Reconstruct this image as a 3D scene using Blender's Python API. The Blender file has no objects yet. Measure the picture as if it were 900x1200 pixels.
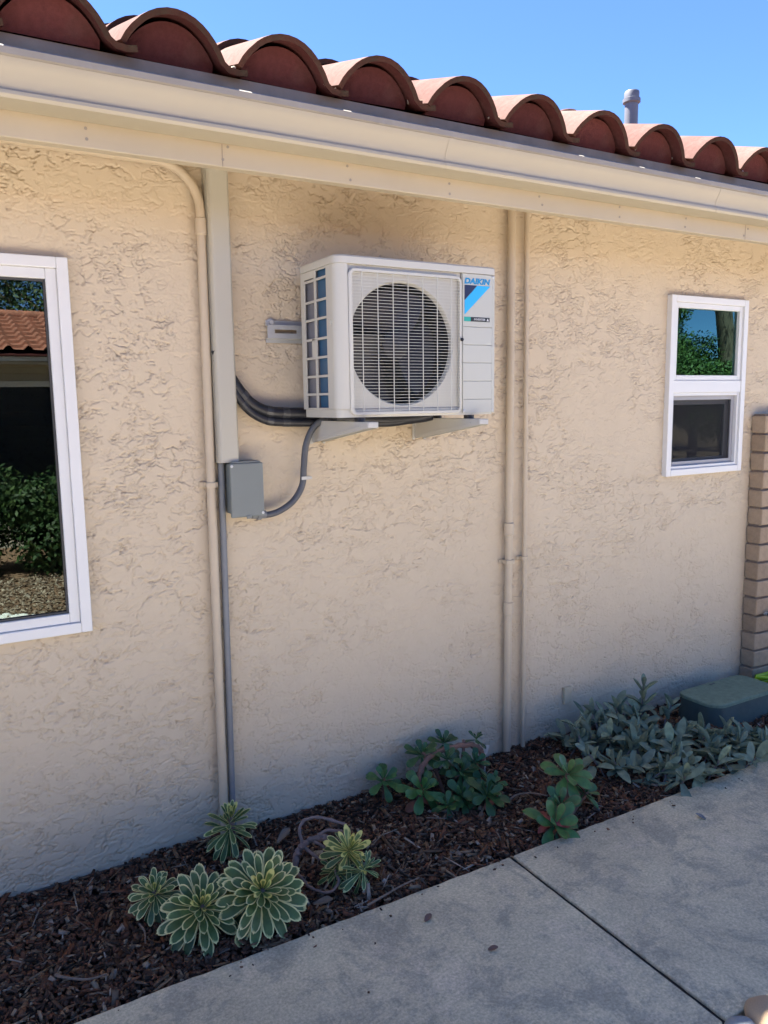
import bpy, bmesh, math, random
import numpy as np
from mathutils import Vector, Matrix, Euler
random.seed(7); RNG = np.random.default_rng(7)
sc = bpy.context.scene
COL = sc.collection
PI = math.pi

# ------------------------------------------------------------------ camera, sky, sun, exposure
cam_d = bpy.data.cameras.new('camera'); cam = bpy.data.objects.new('camera', cam_d); COL.objects.link(cam)
cam_d.sensor_fit = 'HORIZONTAL'; cam_d.sensor_width = 36.0; cam_d.lens = 36.0 * 917.93 / 900.0
cam_d.clip_start = 0.02; cam_d.clip_end = 2000
def cam_axes(p, yaw, roll):
    f = Vector((math.sin(yaw)*math.cos(p), math.cos(yaw)*math.cos(p), -math.sin(p)))
    r = Vector((math.cos(yaw), -math.sin(yaw), 0)); u = r.cross(f)
    c, s = math.cos(roll), math.sin(roll)
    return c*r + s*u, -s*r + c*u, f
r_, u_, f_ = cam_axes(0.14000877, 0.52150662, -0.0145976)
M = Matrix((r_, u_, -f_)).transposed().to_4x4(); M.translation = Vector((0, -2.817, 1.665))
cam.matrix_world = M
sc.camera = cam

SUN = Vector((-0.30, 0.40, 0.962)).normalized()
elev = math.asin(SUN.z); azim = math.atan2(SUN.x, SUN.y)
world = bpy.data.worlds.new('World'); sc.world = world; world.use_nodes = True
wn = world.node_tree; wn.nodes.clear()
sky = wn.nodes.new('ShaderNodeTexSky'); sky.sky_type = 'NISHITA'; sky.sun_disc = False
sky.sun_elevation = elev; sky.sun_rotation = azim; sky.altitude = 1500; sky.air_density = 0.45; sky.dust_density = 0.0; sky.ozone_density = 10.0
bg = wn.nodes.new('ShaderNodeBackground'); bg.inputs['Strength'].default_value = 0.088
wo = wn.nodes.new('ShaderNodeOutputWorld')
wn.links.new(sky.outputs[0], bg.inputs[0]); wn.links.new(bg.outputs[0], wo.inputs[0])
sun_d = bpy.data.lights.new('sun', 'SUN'); sun_d.energy = 5.0; sun_d.angle = math.radians(0.53); sun_d.color = (1.0, 0.965, 0.91)
sun = bpy.data.objects.new('sun', sun_d); COL.objects.link(sun)
sun.rotation_euler = SUN.to_track_quat('Z', 'Y').to_euler(); sun.location = (-3, 4, 12)
sc.view_settings.view_transform = 'Standard'; sc.view_settings.look = 'None'
sc.view_settings.exposure = 2.8; sc.view_settings.gamma = 1.0
try: sc.cycles.max_bounces = 8; sc.cycles.diffuse_bounces = 5
except Exception: pass

# ------------------------------------------------------------------ materials
def newmat(name):
    m = bpy.data.materials.new(name); m.use_nodes = True
    nt = m.node_tree; nt.nodes.clear()
    out = nt.nodes.new('ShaderNodeOutputMaterial'); p = nt.nodes.new('ShaderNodeBsdfPrincipled')
    nt.links.new(p.outputs[0], out.inputs[0]); return m, nt, p
def N(nt, t, **kw):
    n = nt.nodes.new(t)
    for k, v in kw.items():
        if k in n.inputs: n.inputs[k].default_value = v
        else: setattr(n, k, v)
    return n
def ramp(nt, fac, stops):
    r = nt.nodes.new('ShaderNodeValToRGB'); e = r.color_ramp.elements
    while len(e) < len(stops): e.new(0.5)
    for i, (p, c) in enumerate(stops): e[i].position = p; e[i].color = (*c, 1) if len(c) == 3 else c
    nt.links.new(fac, r.inputs[0]); return r
def coords(nt, scale=(1, 1, 1)):
    tc = nt.nodes.new('ShaderNodeTexCoord'); mp = nt.nodes.new('ShaderNodeMapping'); mp.inputs['Scale'].default_value = scale
    nt.links.new(tc.outputs['Object'], mp.inputs[0]); return mp.outputs[0]
def noise(nt, vec, scale, detail=4, rough=0.55, dist=0):
    n = N(nt, 'ShaderNodeTexNoise', Scale=scale, Detail=detail, Roughness=rough, Distortion=dist)
    nt.links.new(vec, n.inputs['Vector']); return n.outputs['Fac']
def bump(nt, p, h, strength, dist, prev=None):
    b = N(nt, 'ShaderNodeBump', Strength=strength, Distance=dist); nt.links.new(h, b.inputs['Height'])
    if prev is not None: nt.links.new(prev.outputs[0], b.inputs['Normal'])
    nt.links.new(b.outputs[0], p.inputs['Normal']); return b
def mixc(nt, fac, a, b, blend='MIX'):
    m = nt.nodes.new('ShaderNodeMix'); m.data_type = 'RGBA'; m.blend_type = blend
    for s, v in ((0, fac), (6, a), (7, b)):
        if hasattr(v, 'links'): nt.links.new(v, m.inputs[s])
        elif s == 0: m.inputs[0].default_value = v
        else: m.inputs[s].default_value = (*v, 1)
    return m.outputs[2]
def paint(name, col, rough=0.5, var=0.12, scale=6, metallic=0.0, grain=0.0, gscale=300, dirt=None):
    m, nt, p = newmat(name); v = coords(nt)
    n1 = noise(nt, v, scale, 5, 0.6)
    lo = tuple(c*(1-var) for c in col); hi = tuple(min(1, c*(1+var)) for c in col)
    c = ramp(nt, n1, [(0.3, lo), (0.7, hi)]).outputs[0]
    if dirt:
        n2 = noise(nt, coords(nt, (1, 1, 0.6)), dirt[1], 8, 0.7)
        f = ramp(nt, n2, [(dirt[2], (0, 0, 0)), (dirt[2]+0.16, (dirt[3],)*3)]).outputs[0]
        c = mixc(nt, f, c, dirt[0])
    nt.links.new(c, p.inputs['Base Color'])
    p.inputs['Roughness'].default_value = rough; p.inputs['Metallic'].default_value = metallic
    rr = ramp(nt, noise(nt, v, scale*3, 3), [(0.3, (rough*0.85,)*3), (0.7, (min(1, rough*1.15),)*3)])
    nt.links.new(rr.outputs[0], p.inputs['Roughness'])
    if grain: bump(nt, p, noise(nt, v, gscale, 3), grain, 0.002)
    return m

MAT = {}
def mk_stucco():
    m, nt, p = newmat('stucco'); v = coords(nt)
    n1 = noise(nt, v, 1.3, 5, 0.6); n2 = noise(nt, v, 16, 6, 0.65)
    c1 = ramp(nt, n1, [(0.32, (0.55, 0.455, 0.33)), (0.7, (0.585, 0.488, 0.357))]).outputs[0]
    c2 = mixc(nt, 0.25, c1, ramp(nt, n2, [(0.3, (0.51, 0.424, 0.30)), (0.7, (0.61, 0.515, 0.368))]).outputs[0])
    nt.links.new(c2, p.inputs['Base Color']); p.inputs['Roughness'].default_value = 0.9
    p.inputs['Specular IOR Level'].default_value = 0.25
    b1 = bump(nt, p, noise(nt, v, 60, 6, 0.7), 0.07, 0.003)
    bump(nt, p, noise(nt, v, 330, 3, 0.7), 0.4, 0.001, b1)
    return m
MAT['stucco'] = mk_stucco()
def mk_concrete():
    m, nt, p = newmat('concrete'); v = coords(nt)
    n1 = noise(nt, v, 1.6, 7, 0.62, 0.3); n2 = noise(nt, v, 5.0, 14, 0.8, 0.4); n3 = noise(nt, v, 110, 4, 0.7); n4 = noise(nt, v, 22, 12, 0.8)
    c = ramp(nt, n1, [(0.3, (0.50, 0.425, 0.28)), (0.52, (0.64, 0.54, 0.35)), (0.75, (0.75, 0.635, 0.405))]).outputs[0]
    d = ramp(nt, n2, [(0.485, (0, 0, 0)), (0.56, (0.7,)*3)]).outputs[0]
    c = mixc(nt, d, c, (0.36, 0.32, 0.235))
    l = ramp(nt, noise(nt, v, 3.4, 14, 0.78, 0.5), [(0.55, (0, 0, 0)), (0.62, (0.5,)*3)]).outputs[0]
    c = mixc(nt, l, c, (0.74, 0.61, 0.42))
    s = ramp(nt, n3, [(0.35, (0.5,)*3), (0.65, (1.4,)*3)]).outputs[0]
    c = mixc(nt, 0.45, c, s, 'MULTIPLY')
    s4 = ramp(nt, n4, [(0.32, (0.6,)*3), (0.62, (1.2,)*3)]).outputs[0]
    c = mixc(nt, 0.42, c, s4, 'MULTIPLY')
    nt.links.new(c, p.inputs['Base Color']); p.inputs['Roughness'].default_value = 0.92; p.inputs['Specular IOR Level'].default_value = 0.15
    b = bump(nt, p, n4, 0.25, 0.004); bump(nt, p, n3, 0.35, 0.002, b)
    return m
MAT['concrete'] = mk_concrete()
def island(name, stops, rough=0.85, nscale=40, spec=0.3):
    m, nt, p = newmat(name); v = coords(nt)
    g = nt.nodes.new('ShaderNodeNewGeometry')
    c = ramp(nt, g.outputs['Random Per Island'], stops).outputs[0]
    s = ramp(nt, noise(nt, v, nscale, 4, 0.65), [(0.3, (0.6,)*3), (0.7, (1.3,)*3)]).outputs[0]
    nt.links.new(mixc(nt, 0.8, c, s, 'MULTIPLY'), p.inputs['Base Color'])
    p.inputs['Roughness'].default_value = rough; p.inputs['Specular IOR Level'].default_value = spec
    bump(nt, p, noise(nt, v, nscale*4, 3), 0.3, 0.002)
    return m
MAT['mulch'] = island('bark', [(0.0, (0.03, 0.019, 0.012)), (0.3, (0.09, 0.042, 0.024)), (0.55, (0.18, 0.073, 0.038)), (0.75, (0.125, 0.074, 0.045)), (0.9, (0.25, 0.14, 0.07)), (1.0, (0.33, 0.26, 0.175))], 0.8, 60)
MAT['litter'] = island('dry_leaf', [(0.0, (0.10, 0.065, 0.045)), (0.35, (0.17, 0.115, 0.075)), (0.7, (0.24, 0.19, 0.145)), (1.0, (0.36, 0.31, 0.25))], 0.8, 60)
MAT['soil'] = paint('soil', (0.028, 0.019, 0.015), 0.95, 0.4, 30, grain=0.6, gscale=120)
MAT['cream'] = paint('cream_paint', (0.42, 0.355, 0.25), 0.55, 0.04, 3, dirt=((0.30, 0.25, 0.19), 5, 0.62, 0.3), grain=0.05, gscale=80)
MAT['gutter'] = paint('gutter_enamel', (0.37, 0.325, 0.24), 0.5, 0.03, 2, dirt=((0.36, 0.30, 0.23), 7, 0.66, 0.35))
MAT['lip'] = paint('worn_enamel', (0.25, 0.225, 0.19), 0.6, 0.1, 5, dirt=((0.3, 0.28, 0.25), 9, 0.55, 0.6))
MAT['drip'] = paint('drip_metal', (0.24, 0.20, 0.155), 0.7, 0.2, 8)
def mk_tile(name, stops, dirtc, lo, amt):
    m, nt, p = newmat(name); v = coords(nt)
    oi = nt.nodes.new('ShaderNodeObjectInfo')
    c = ramp(nt, oi.outputs['Random'], stops).outputs[0]
    n = noise(nt, v, 9, 8, 0.7)
    c = mixc(nt, ramp(nt, n, [(lo, (0, 0, 0)), (lo+0.2, (amt,)*3)]).outputs[0], c, dirtc)
    s = ramp(nt, noise(nt, v, 55, 5, 0.7), [(0.3, (0.7,)*3), (0.7, (1.2,)*3)]).outputs[0]
    nt.links.new(mixc(nt, 0.6, c, s, 'MULTIPLY'), p.inputs['Base Color']); p.inputs['Roughness'].default_value = 0.95; p.inputs['Specular IOR Level'].default_value = 0.05
    bump(nt, p, noise(nt, v, 120, 5, 0.7), 0.4, 0.003)
    return m
MAT['tile'] = mk_tile('terracotta', [(0, (0.115, 0.064, 0.055)), (0.5, (0.14, 0.084, 0.072)), (1, (0.16, 0.102, 0.088))], (0.22, 0.165, 0.145), 0.5, 0.4)
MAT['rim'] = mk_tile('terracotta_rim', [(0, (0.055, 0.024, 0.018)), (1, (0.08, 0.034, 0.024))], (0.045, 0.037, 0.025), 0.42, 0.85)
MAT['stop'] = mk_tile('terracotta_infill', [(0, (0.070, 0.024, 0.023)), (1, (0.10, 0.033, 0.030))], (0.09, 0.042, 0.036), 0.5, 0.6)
MAT['vinyl'] = paint('white_vinyl', (0.68, 0.68, 0.66), 0.35, 0.02, 4)
MAT['sash'] = paint('white_sash', (0.66, 0.66, 0.64), 0.35, 0.02, 4)
MAT['gasket'] = paint('gasket', (0.05, 0.05, 0.05), 0.6, 0.1)
MAT['screenframe'] = paint('screen_frame', (0.30, 0.30, 0.31), 0.45, 0.05)
MAT['tan_pipe'] = paint('tan_painted_pipe', (0.485, 0.40, 0.285), 0.5, 0.05, 8, grain=0.06, gscale=150)
MAT['tan_plate'] = paint('tan_painted_plate', (0.50, 0.42, 0.285), 0.8, 0.06, 20, grain=0.2)
MAT['ivory'] = paint('ivory_plastic', (0.43, 0.405, 0.33), 0.42, 0.025, 2)
MAT['greypvc'] = paint('grey_conduit', (0.17, 0.18, 0.19), 0.5, 0.08, 10)
MAT['greybox'] = paint('grey_enamel', (0.17, 0.19, 0.18), 0.42, 0.05, 5, grain=0.05, gscale=90)
MAT['flex'] = paint('grey_flex', (0.075, 0.08, 0.09), 0.5, 0.1, 12)
MAT['foam'] = paint('black_foam', (0.012, 0.013, 0.017), 0.45, 0.3, 20, grain=0.3, gscale=60)
MAT['tape'] = paint('tape', (0.035, 0.036, 0.04), 0.35, 0.5, 60)
MAT['ac'] = paint('ac_casing', (0.50, 0.485, 0.42), 0.4, 0.02, 3)
MAT['ac_wire'] = paint('ac_wire', (0.52, 0.51, 0.44), 0.4, 0.02, 3)
MAT['ac_panel'] = paint('ac_panel', (0.45, 0.45, 0.395), 0.42, 0.02, 3)
MAT['dark'] = paint('dark_plastic', (0.008, 0.008, 0.012), 0.6, 0.2)
MAT['blade'] = paint('fan_blade', (0.006, 0.006, 0.012), 0.5, 0.1)
MAT['galv'] = paint('galvanised', (0.50, 0.51, 0.50), 0.4, 0.08, 15, metallic=0.35)
MAT['bracket'] = paint('bracket_paint', (0.47, 0.46, 0.42), 0.45, 0.04, 6)
MAT['ventgrey'] = paint('vent_metal', (0.13, 0.13, 0.145), 0.5, 0.12, 9)
def mk_coil(name, col):
    m, nt, p = newmat(name)
    w = N(nt, 'ShaderNodeTexWave', Scale=150.0, Distortion=0.0); w.bands_direction = 'Y'
    nt.links.new(coords(nt), w.inputs['Vector'])
    c = ramp(nt, w.outputs['Fac'], [(0.2, tuple(x*0.5 for x in col)), (0.8, col)]).outputs[0]
    nt.links.new(c, p.inputs['Base Color']); p.inputs['Roughness'].default_value = 0.35; p.inputs['Metallic'].default_value = 0.3
    return m
MAT['coil_blue'] = mk_coil('coil_blue', (0.05, 0.16, 0.30)); MAT['coil_grey'] = mk_coil('coil_grey', (0.25, 0.26, 0.30))
def flat(name, col, rough=0.45): return paint(name, col, rough, 0.02)
MAT['logo_blue'] = flat('print_blue', (0.0, 0.22, 0.46)); MAT['logo_navy'] = flat('print_navy', (0.008, 0.012, 0.05))
MAT['logo_cyan'] = flat('print_cyan', (0.02, 0.38, 0.72)); MAT['logo_teal'] = flat('print_teal', (0.02, 0.33, 0.27)); MAT['print_black'] = flat('print_black', (0.015, 0.02, 0.018)); MAT['print_white'] = flat('print_white', (0.6, 0.6, 0.6))
def mk_glass(tint):
    m = bpy.data.materials.new('window_glass'); m.use_nodes = True; nt = m.node_tree; nt.nodes.clear()
    out = nt.nodes.new('ShaderNodeOutputMaterial'); mx = nt.nodes.new('ShaderNodeMixShader')
    tr = N(nt, 'ShaderNodeBsdfTransparent'); tr.inputs[0].default_value = (0.35, 0.45, 0.42, 1)
    gl = N(nt, 'ShaderNodeBsdfGlossy', Roughness=0.0); gl.inputs[0].default_value = (*tint, 1)
    fr = N(nt, 'ShaderNodeFresnel', IOR=1.9)
    # double pane: very slight waviness
    b = N(nt, 'ShaderNodeBump', Strength=0.02, Distance=0.01); nt.links.new(noise(nt, coords(nt), 3.0, 1), b.inputs['Height'])
    nt.links.new(b.outputs[0], gl.inputs['Normal'])
    ad = N(nt, 'ShaderNodeMath', operation='MULTIPLY_ADD'); ad.inputs[1].default_value = 1.0; ad.inputs[2].default_value = 0.07
    nt.links.new(fr.outputs[0], ad.inputs[0]); nt.links.new(ad.outputs[0], mx.inputs[0])
    nt.links.new(tr.outputs[0], mx.inputs[1]); nt.links.new(gl.outputs[0], mx.inputs[2]); nt.links.new(mx.outputs[0], out.inputs[0])
    return m
MAT['glass'] = mk_glass((0.60, 0.66, 0.60)); MAT['glass_green'] = mk_glass((0.34, 0.60, 0.52))
def mk_screen():
    m = bpy.data.materials.new('insect_screen'); m.use_nodes = True; nt = m.node_tree; nt.nodes.clear()
    out = nt.nodes.new('ShaderNodeOutputMaterial'); mx = N(nt, 'ShaderNodeMixShader'); mx.inputs[0].default_value = 0.62
    tr = N(nt, 'ShaderNodeBsdfTransparent'); df = N(nt, 'ShaderNodeBsdfDiffuse'); df.inputs[0].default_value = (0.03, 0.031, 0.034, 1)
    nt.links.new(tr.outputs[0], mx.inputs[1]); nt.links.new(df.outputs[0], mx.inputs[2]); nt.links.new(mx.outputs[0], out.inputs[0]); return m
MAT['screen'] = mk_screen()
MAT['blind'] = paint('dark_blind', (0.02, 0.021, 0.022), 0.5, 0.1)
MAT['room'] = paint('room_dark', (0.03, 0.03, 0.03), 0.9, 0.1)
MAT['block'] = None
def mk_block():
    m, nt, p = newmat('slump_block'); v = coords(nt); oi = nt.nodes.new('ShaderNodeObjectInfo')
    c = ramp(nt, oi.outputs['Random'], [(0, (0.29, 0.21, 0.135)), (0.5, (0.335, 0.245, 0.16)), (1, (0.375, 0.28, 0.185))]).outputs[0]
    s = ramp(nt, noise(nt, v, 30, 7, 0.7), [(0.3, (0.75,)*3), (0.7, (1.15,)*3)]).outputs[0]
    nt.links.new(mixc(nt, 0.8, c, s, 'MULTIPLY'), p.inputs['Base Color']); p.inputs['Roughness'].default_value = 0.9
    bump(nt, p, noise(nt, v, 70, 6, 0.7), 0.5, 0.005); return m
MAT['block'] = mk_block(); MAT['mortar'] = paint('mortar', (0.19, 0.145, 0.11), 0.95, 0.15, 30, grain=0.3)
MAT['lid'] = paint('green_lid', (0.15, 0.215, 0.15), 0.8, 0.2, 40, grain=0.8, gscale=140); MAT['boxside'] = paint('green_box', (0.045, 0.07, 0.065), 0.6, 0.12, 9)
MAT['hose'] = paint('lime_hose', (0.33, 0.52, 0.02), 0.35, 0.05); MAT['blueplastic'] = paint('blue_knob', (0.02, 0.026, 0.045), 0.4, 0.1)
MAT['stem'] = paint('aeonium_stem', (0.20, 0.145, 0.125), 0.8, 0.25, 40, grain=0.5, gscale=120)
MAT['redstem'] = paint('brown_stem', (0.19, 0.105, 0.075), 0.8, 0.25, 40, grain=0.4, gscale=120)
MAT['silverstem'] = paint('silver_stem', (0.16, 0.14, 0.14), 0.8, 0.2, 40)
MAT['tag'] = paint('plant_tag', (0.62, 0.60, 0.55), 0.5, 0.05)
MAT['twig'] = paint('twig_bark', (0.20, 0.14, 0.10), 0.85, 0.25, 60, grain=0.4)
MAT['stone_tan'] = paint('tan_stone', (0.42, 0.29, 0.17), 0.8, 0.15, 25, grain=0.3); MAT['stone_blue'] = paint('blue_stone', (0.27, 0.275, 0.265), 0.75, 0.15, 25, grain=0.3)
MAT['gravel'] = island('gravel', [(0, (0.36, 0.31, 0.25)), (0.5, (0.48, 0.43, 0.36)), (1, (0.58, 0.53, 0.46))], 0.9, 30)
MAT['gravelbed'] = paint('decomposed_granite', (0.53, 0.49, 0.425), 0.95, 0.25, 22, grain=0.6, gscale=60)
MAT['barkbed'] = paint('far_bark', (0.15, 0.09, 0.055), 0.95, 0.45, 40, grain=0.6, gscale=60)
MAT['whiterock'] = paint('white_rock', (0.58, 0.60, 0.58), 0.8, 0.15, 10)
MAT['dirt'] = paint('dirt', (0.20, 0.15, 0.10), 0.95, 0.3, 2)
MAT['plaster'] = paint('neighbour_plaster', (0.40, 0.36, 0.30), 0.9, 0.06, 3)
MAT['neighbour_tile'] = paint('neighbour_tile', (0.26, 0.10, 0.065), 0.9, 0.35, 14)
MAT['darkdoor'] = paint('dark_glazing', (0.015, 0.016, 0.018), 0.3, 0.1)
def mk_leaf(name, core, margin=None, band=0.72, inner=None, rough=0.45, under=None, tipcol=None, spec=0.4):
    m, nt, p = newmat(name)
    uv = nt.nodes.new('ShaderNodeUVMap'); sp = nt.nodes.new('ShaderNodeSeparateXYZ'); nt.links.new(uv.outputs[0], sp.inputs[0])
    oi = nt.nodes.new('ShaderNodeObjectInfo'); v = coords(nt, (1, 1, 1))
    a = N(nt, 'ShaderNodeMath', operation='MULTIPLY_ADD'); a.inputs[1].default_value = 2; a.inputs[2].default_value = -1; nt.links.new(sp.outputs[0], a.inputs[0])
    ab = N(nt, 'ShaderNodeMath', operation='ABSOLUTE'); nt.links.new(a.outputs[0], ab.inputs[0])
    n = noise(nt, v, 3.5, 3)
    c = ramp(nt, n, [(0.3, tuple(x*0.75 for x in core)), (0.7, tuple(x*1.25 for x in core))]).outputs[0]
    if margin:
        t2 = N(nt, 'ShaderNodeMath', operation='MULTIPLY_ADD'); t2.inputs[1].default_value = 1.0; t2.inputs[2].default_value = -0.17; nt.links.new(sp.outputs[1], t2.inputs[0])
        mx = N(nt, 'ShaderNodeMath', operation='MAXIMUM'); nt.links.new(ab.outputs[0], mx.inputs[0]); nt.links.new(t2.outputs[0], mx.inputs[1])
        nn = N(nt, 'ShaderNodeMath', operation='MULTIPLY_ADD'); nn.inputs[1].default_value = 0.35; nt.links.new(n, nn.inputs[0]); nt.links.new(mx.outputs[0], nn.inputs[2])
        f = ramp(nt, nn.outputs[0], [(band+0.12, (0, 0, 0)), (band+0.19, (1, 1, 1))]).outputs[0]
        c = mixc(nt, f, c, margin)
    if tipcol:
        f = ramp(nt, sp.outputs[1], [(0.5, (0, 0, 0)), (1.0, (0.7,)*3)]).outputs[0]
        c = mixc(nt, f, c, tipcol)
    c = mixc(nt, 1.0, c, oi.outputs['Color'], 'MULTIPLY')
    nt.links.new(c, p.inputs['Base Color']); p.inputs['Roughness'].default_value = rough
    p.inputs['Specular IOR Level'].default_value = spec
    p.inputs['Subsurface Weight'].default_value = 0.0
    return m
MAT['aeo'] = mk_leaf('variegated_leaf', (0.085, 0.138, 0.042), (0.66, 0.60, 0.26), 0.77, rough=0.5)
MAT['aeo_y'] = mk_leaf('yellow_variegated_leaf', (0.17, 0.22, 0.055), (0.62, 0.55, 0.17), 0.62, rough=0.5)
MAT['darkleaf'] = mk_leaf('dark_succulent_leaf', (0.042, 0.10, 0.032), (0.06, 0.125, 0.042), 0.85, rough=0.38)
MAT['redleaf'] = mk_leaf('reddening_leaf', (0.075, 0.145, 0.045), (0.14, 0.12, 0.05), 0.86, rough=0.4)
MAT['redold'] = mk_leaf('red_old_leaf', (0.24, 0.06, 0.045), rough=0.5)
MAT['silver'] = mk_leaf('silver_leaf', (0.20, 0.245, 0.165), (0.245, 0.29, 0.20), 0.9, rough=0.8, spec=0.2)
MAT['treeleaf'] = island('tree_leaf', [(0, (0.035, 0.075, 0.02)), (0.5, (0.06, 0.12, 0.03)), (1, (0.10, 0.16, 0.04))], 0.6, 10)
MAT['hedgeleaf'] = island('hedge_leaf', [(0, (0.012, 0.03, 0.010)), (0.5, (0.022, 0.055, 0.015)), (1, (0.05, 0.085, 0.022))], 0.6, 10)
MAT['trunk'] = paint('trunk_bark', (0.16, 0.12, 0.09), 0.9, 0.3, 10, grain=0.5, gscale=30)

# ------------------------------------------------------------------ geometry helpers
class G:
    def __init__(s): s.v = []; s.f = []; s.mi = []; s.uv = None
    def add(s, vs, fs, mi=0):
        b = len(s.v); s.v += [tuple(v) for v in vs]; s.f += [tuple(b+i for i in f) for f in fs]; s.mi += [mi]*len(fs); return s
    def box(s, x0, x1, y0, y1, z0, z1, mi=0):
        vs = [(x, y, z) for z in (z0, z1) for y in (y0, y1) for x in (x0, x1)]
        return s.add(vs, [(0, 2, 3, 1), (4, 5, 7, 6), (0, 1, 5, 4), (2, 6, 7, 3), (0, 4, 6, 2), (1, 3, 7, 5)], mi)
    def prism(s, poly, axis, a, b, mi=0):
        n = len(poly)
        def pt(p, t): return {'x': (t, p[0], p[1]), 'y': (p[0], t, p[1]), 'z': (p[0], p[1], t)}[axis]
        vs = [pt(p, a) for p in poly] + [pt(p, b) for p in poly]
        fs = [tuple(range(n)), tuple(range(2*n-1, n-1, -1))] + [(i, n+i, n+(i+1) % n, (i+1) % n) for i in range(n)]
        return s.add(vs, fs, mi)
    def tube(s, path, r, n=10, cap=True, mi=0, radii=None):
        P = [Vector(p) for p in path]; rings = []; up = None
        for i, p in enumerate(P):
            t = (P[min(i+1, len(P)-1)] - P[max(i-1, 0)]).normalized()
            if up is None:
                up = Vector((0, 0, 1)) if abs(t.z) < 0.9 else Vector((0, 1, 0))
            a = (up - t*up.dot(t)); a.normalize(); b = t.cross(a); up = a
            rr = radii[i] if radii else r
            rings.append([p + rr*(math.cos(2*PI*k/n)*a + math.sin(2*PI*k/n)*b) for k in range(n)])
        vs = [v for R in rings for v in R]; fs = []
        for i in range(len(P)-1):
            for k in range(n):
                fs.append((i*n+k, i*n+(k+1) % n, (i+1)*n+(k+1) % n, (i+1)*n+k))
        if cap: fs += [tuple(range(n-1, -1, -1)), tuple(range((len(P)-1)*n, len(P)*n))]
        return s.add(vs, fs, mi)
    def lathe(s, c, axis, prof, n=32, mi=0, closed=False):
        ax = Vector(axis).normalized(); a = ax.orthogonal().normalized(); b = ax.cross(a); c = Vector(c)
        vs = [c + ax*h + r*(math.cos(2*PI*k/n)*a + math.sin(2*PI*k/n)*b) for (r, h) in prof for k in range(n)]
        fs = [(i*n+k, i*n+(k+1) % n, (i+1)*n+(k+1) % n, (i+1)*n+k) for i in range(len(prof)-1) for k in range(n)]
        return s.add(vs, fs, mi)
def smooth_path(pts, k=6):
    P = [Vector(p) for p in pts]; out = []
    for i in range(len(P)-1):
        p0 = P[max(i-1, 0)]; p1 = P[i]; p2 = P[i+1]; p3 = P[min(i+2, len(P)-1)]
        for j in range(k):
            t = j/k
            out.append(0.5*((2*p1)+(p2-p0)*t+(2*p0-5*p1+4*p2-p3)*t*t+(3*p1-p0-3*p2+p3)*t**3))
    out.append(P[-1]); return out
def mesh(name, g, mats, smooth=False, weld=False):
    me = bpy.data.meshes.new(name); me.from_pydata(g.v, [], g.f)
    for m in (mats if isinstance(mats, (list, tuple)) else [mats]): me.materials.append(MAT[m] if isinstance(m, str) else m)
    if g.mi and max(g.mi) > 0: me.polygons.foreach_set('material_index', g.mi)
    bm = bmesh.new(); bm.from_mesh(me); bmesh.ops.recalc_face_normals(bm, faces=bm.faces); bm.to_mesh(me); bm.free()
    if smooth:
        me.polygons.foreach_set('use_smooth', [True]*len(me.polygons))
        if smooth != 'all':
            try: me.set_sharp_from_angle(angle=math.radians(smooth if isinstance(smooth, (int, float)) and smooth is not True else 40))
            except Exception: pass
    me.update(); return me
WL = {}
def thing(name, label, cat, loc=(0, 0, 0), group=None, kind=None):
    o = bpy.data.objects.new(name, None); COL.objects.link(o); o.location = loc; o.empty_display_size = 0.1
    o['label'] = label; o['category'] = cat
    if group: o['group'] = group
    if kind: o['kind'] = kind
    WL[o.name] = Vector(loc); return o
def link(name, me, parent=None, bevel=0, M=None, color=None):
    o = bpy.data.objects.new(name, me); COL.objects.link(o)
    off = Vector((0, 0, 0))
    if parent is not None:
        o.parent = parent; off = WL.get(parent.name, Vector((0, 0, 0)))
    if M is None: o.location = -off; WL[o.name] = Vector((0, 0, 0))
    else: o.matrix_local = Matrix.Translation(-off) @ M
    if color: o.color = (*color, 1)
    if bevel:
        b = o.modifiers.new('bevel', 'BEVEL'); b.width = bevel; b.segments = 2; b.limit_method = 'ANGLE'; b.angle_limit = math.radians(40)
    return o
def part(name, g, mats, parent=None, smooth=False, bevel=0, label=None):
    o = link(name, mesh(name, g, mats, smooth), parent, bevel)
    if label: o['label'] = label
    return o
def tag(o, label, cat, group=None, kind=None):
    o['label'] = label; o['category'] = cat
    if group: o['group'] = group
    if kind: o['kind'] = kind
    return o
def kind(o, k): o['kind'] = k; return o

# ------------------------------------------------------------------ numpy noise
def vnoise(x, y, seed):
    r = np.random.default_rng(seed); T = r.uniform(0, 1, (256, 256)).astype(np.float32)
    xi = np.floor(x).astype(np.int64); yi = np.floor(y).astype(np.int64); fx = (x-xi).astype(np.float32); fy = (y-yi).astype(np.float32)
    fx = fx*fx*fx*(fx*(fx*6-15)+10); fy = fy*fy*fy*(fy*(fy*6-15)+10)
    g = lambda a, b: T[(xi+a) & 255, (yi+b) & 255]
    return (g(0, 0)*(1-fx)+g(1, 0)*fx)*(1-fy) + (g(0, 1)*(1-fx)+g(1, 1)*fx)*fy
def fbm(x, y, seed, o=4, gain=0.5):
    s = 0; a = 1; t = 0
    for i in range(o):
        s = s + a*vnoise(x*2**i+17.3*i, y*2**i+5.1*i, seed+i); t += a; a *= gain
    return s/t
def sstep(a, b, x): t = np.clip((x-a)/(b-a), 0, 1); return t*t*(3-2*t)

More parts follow.
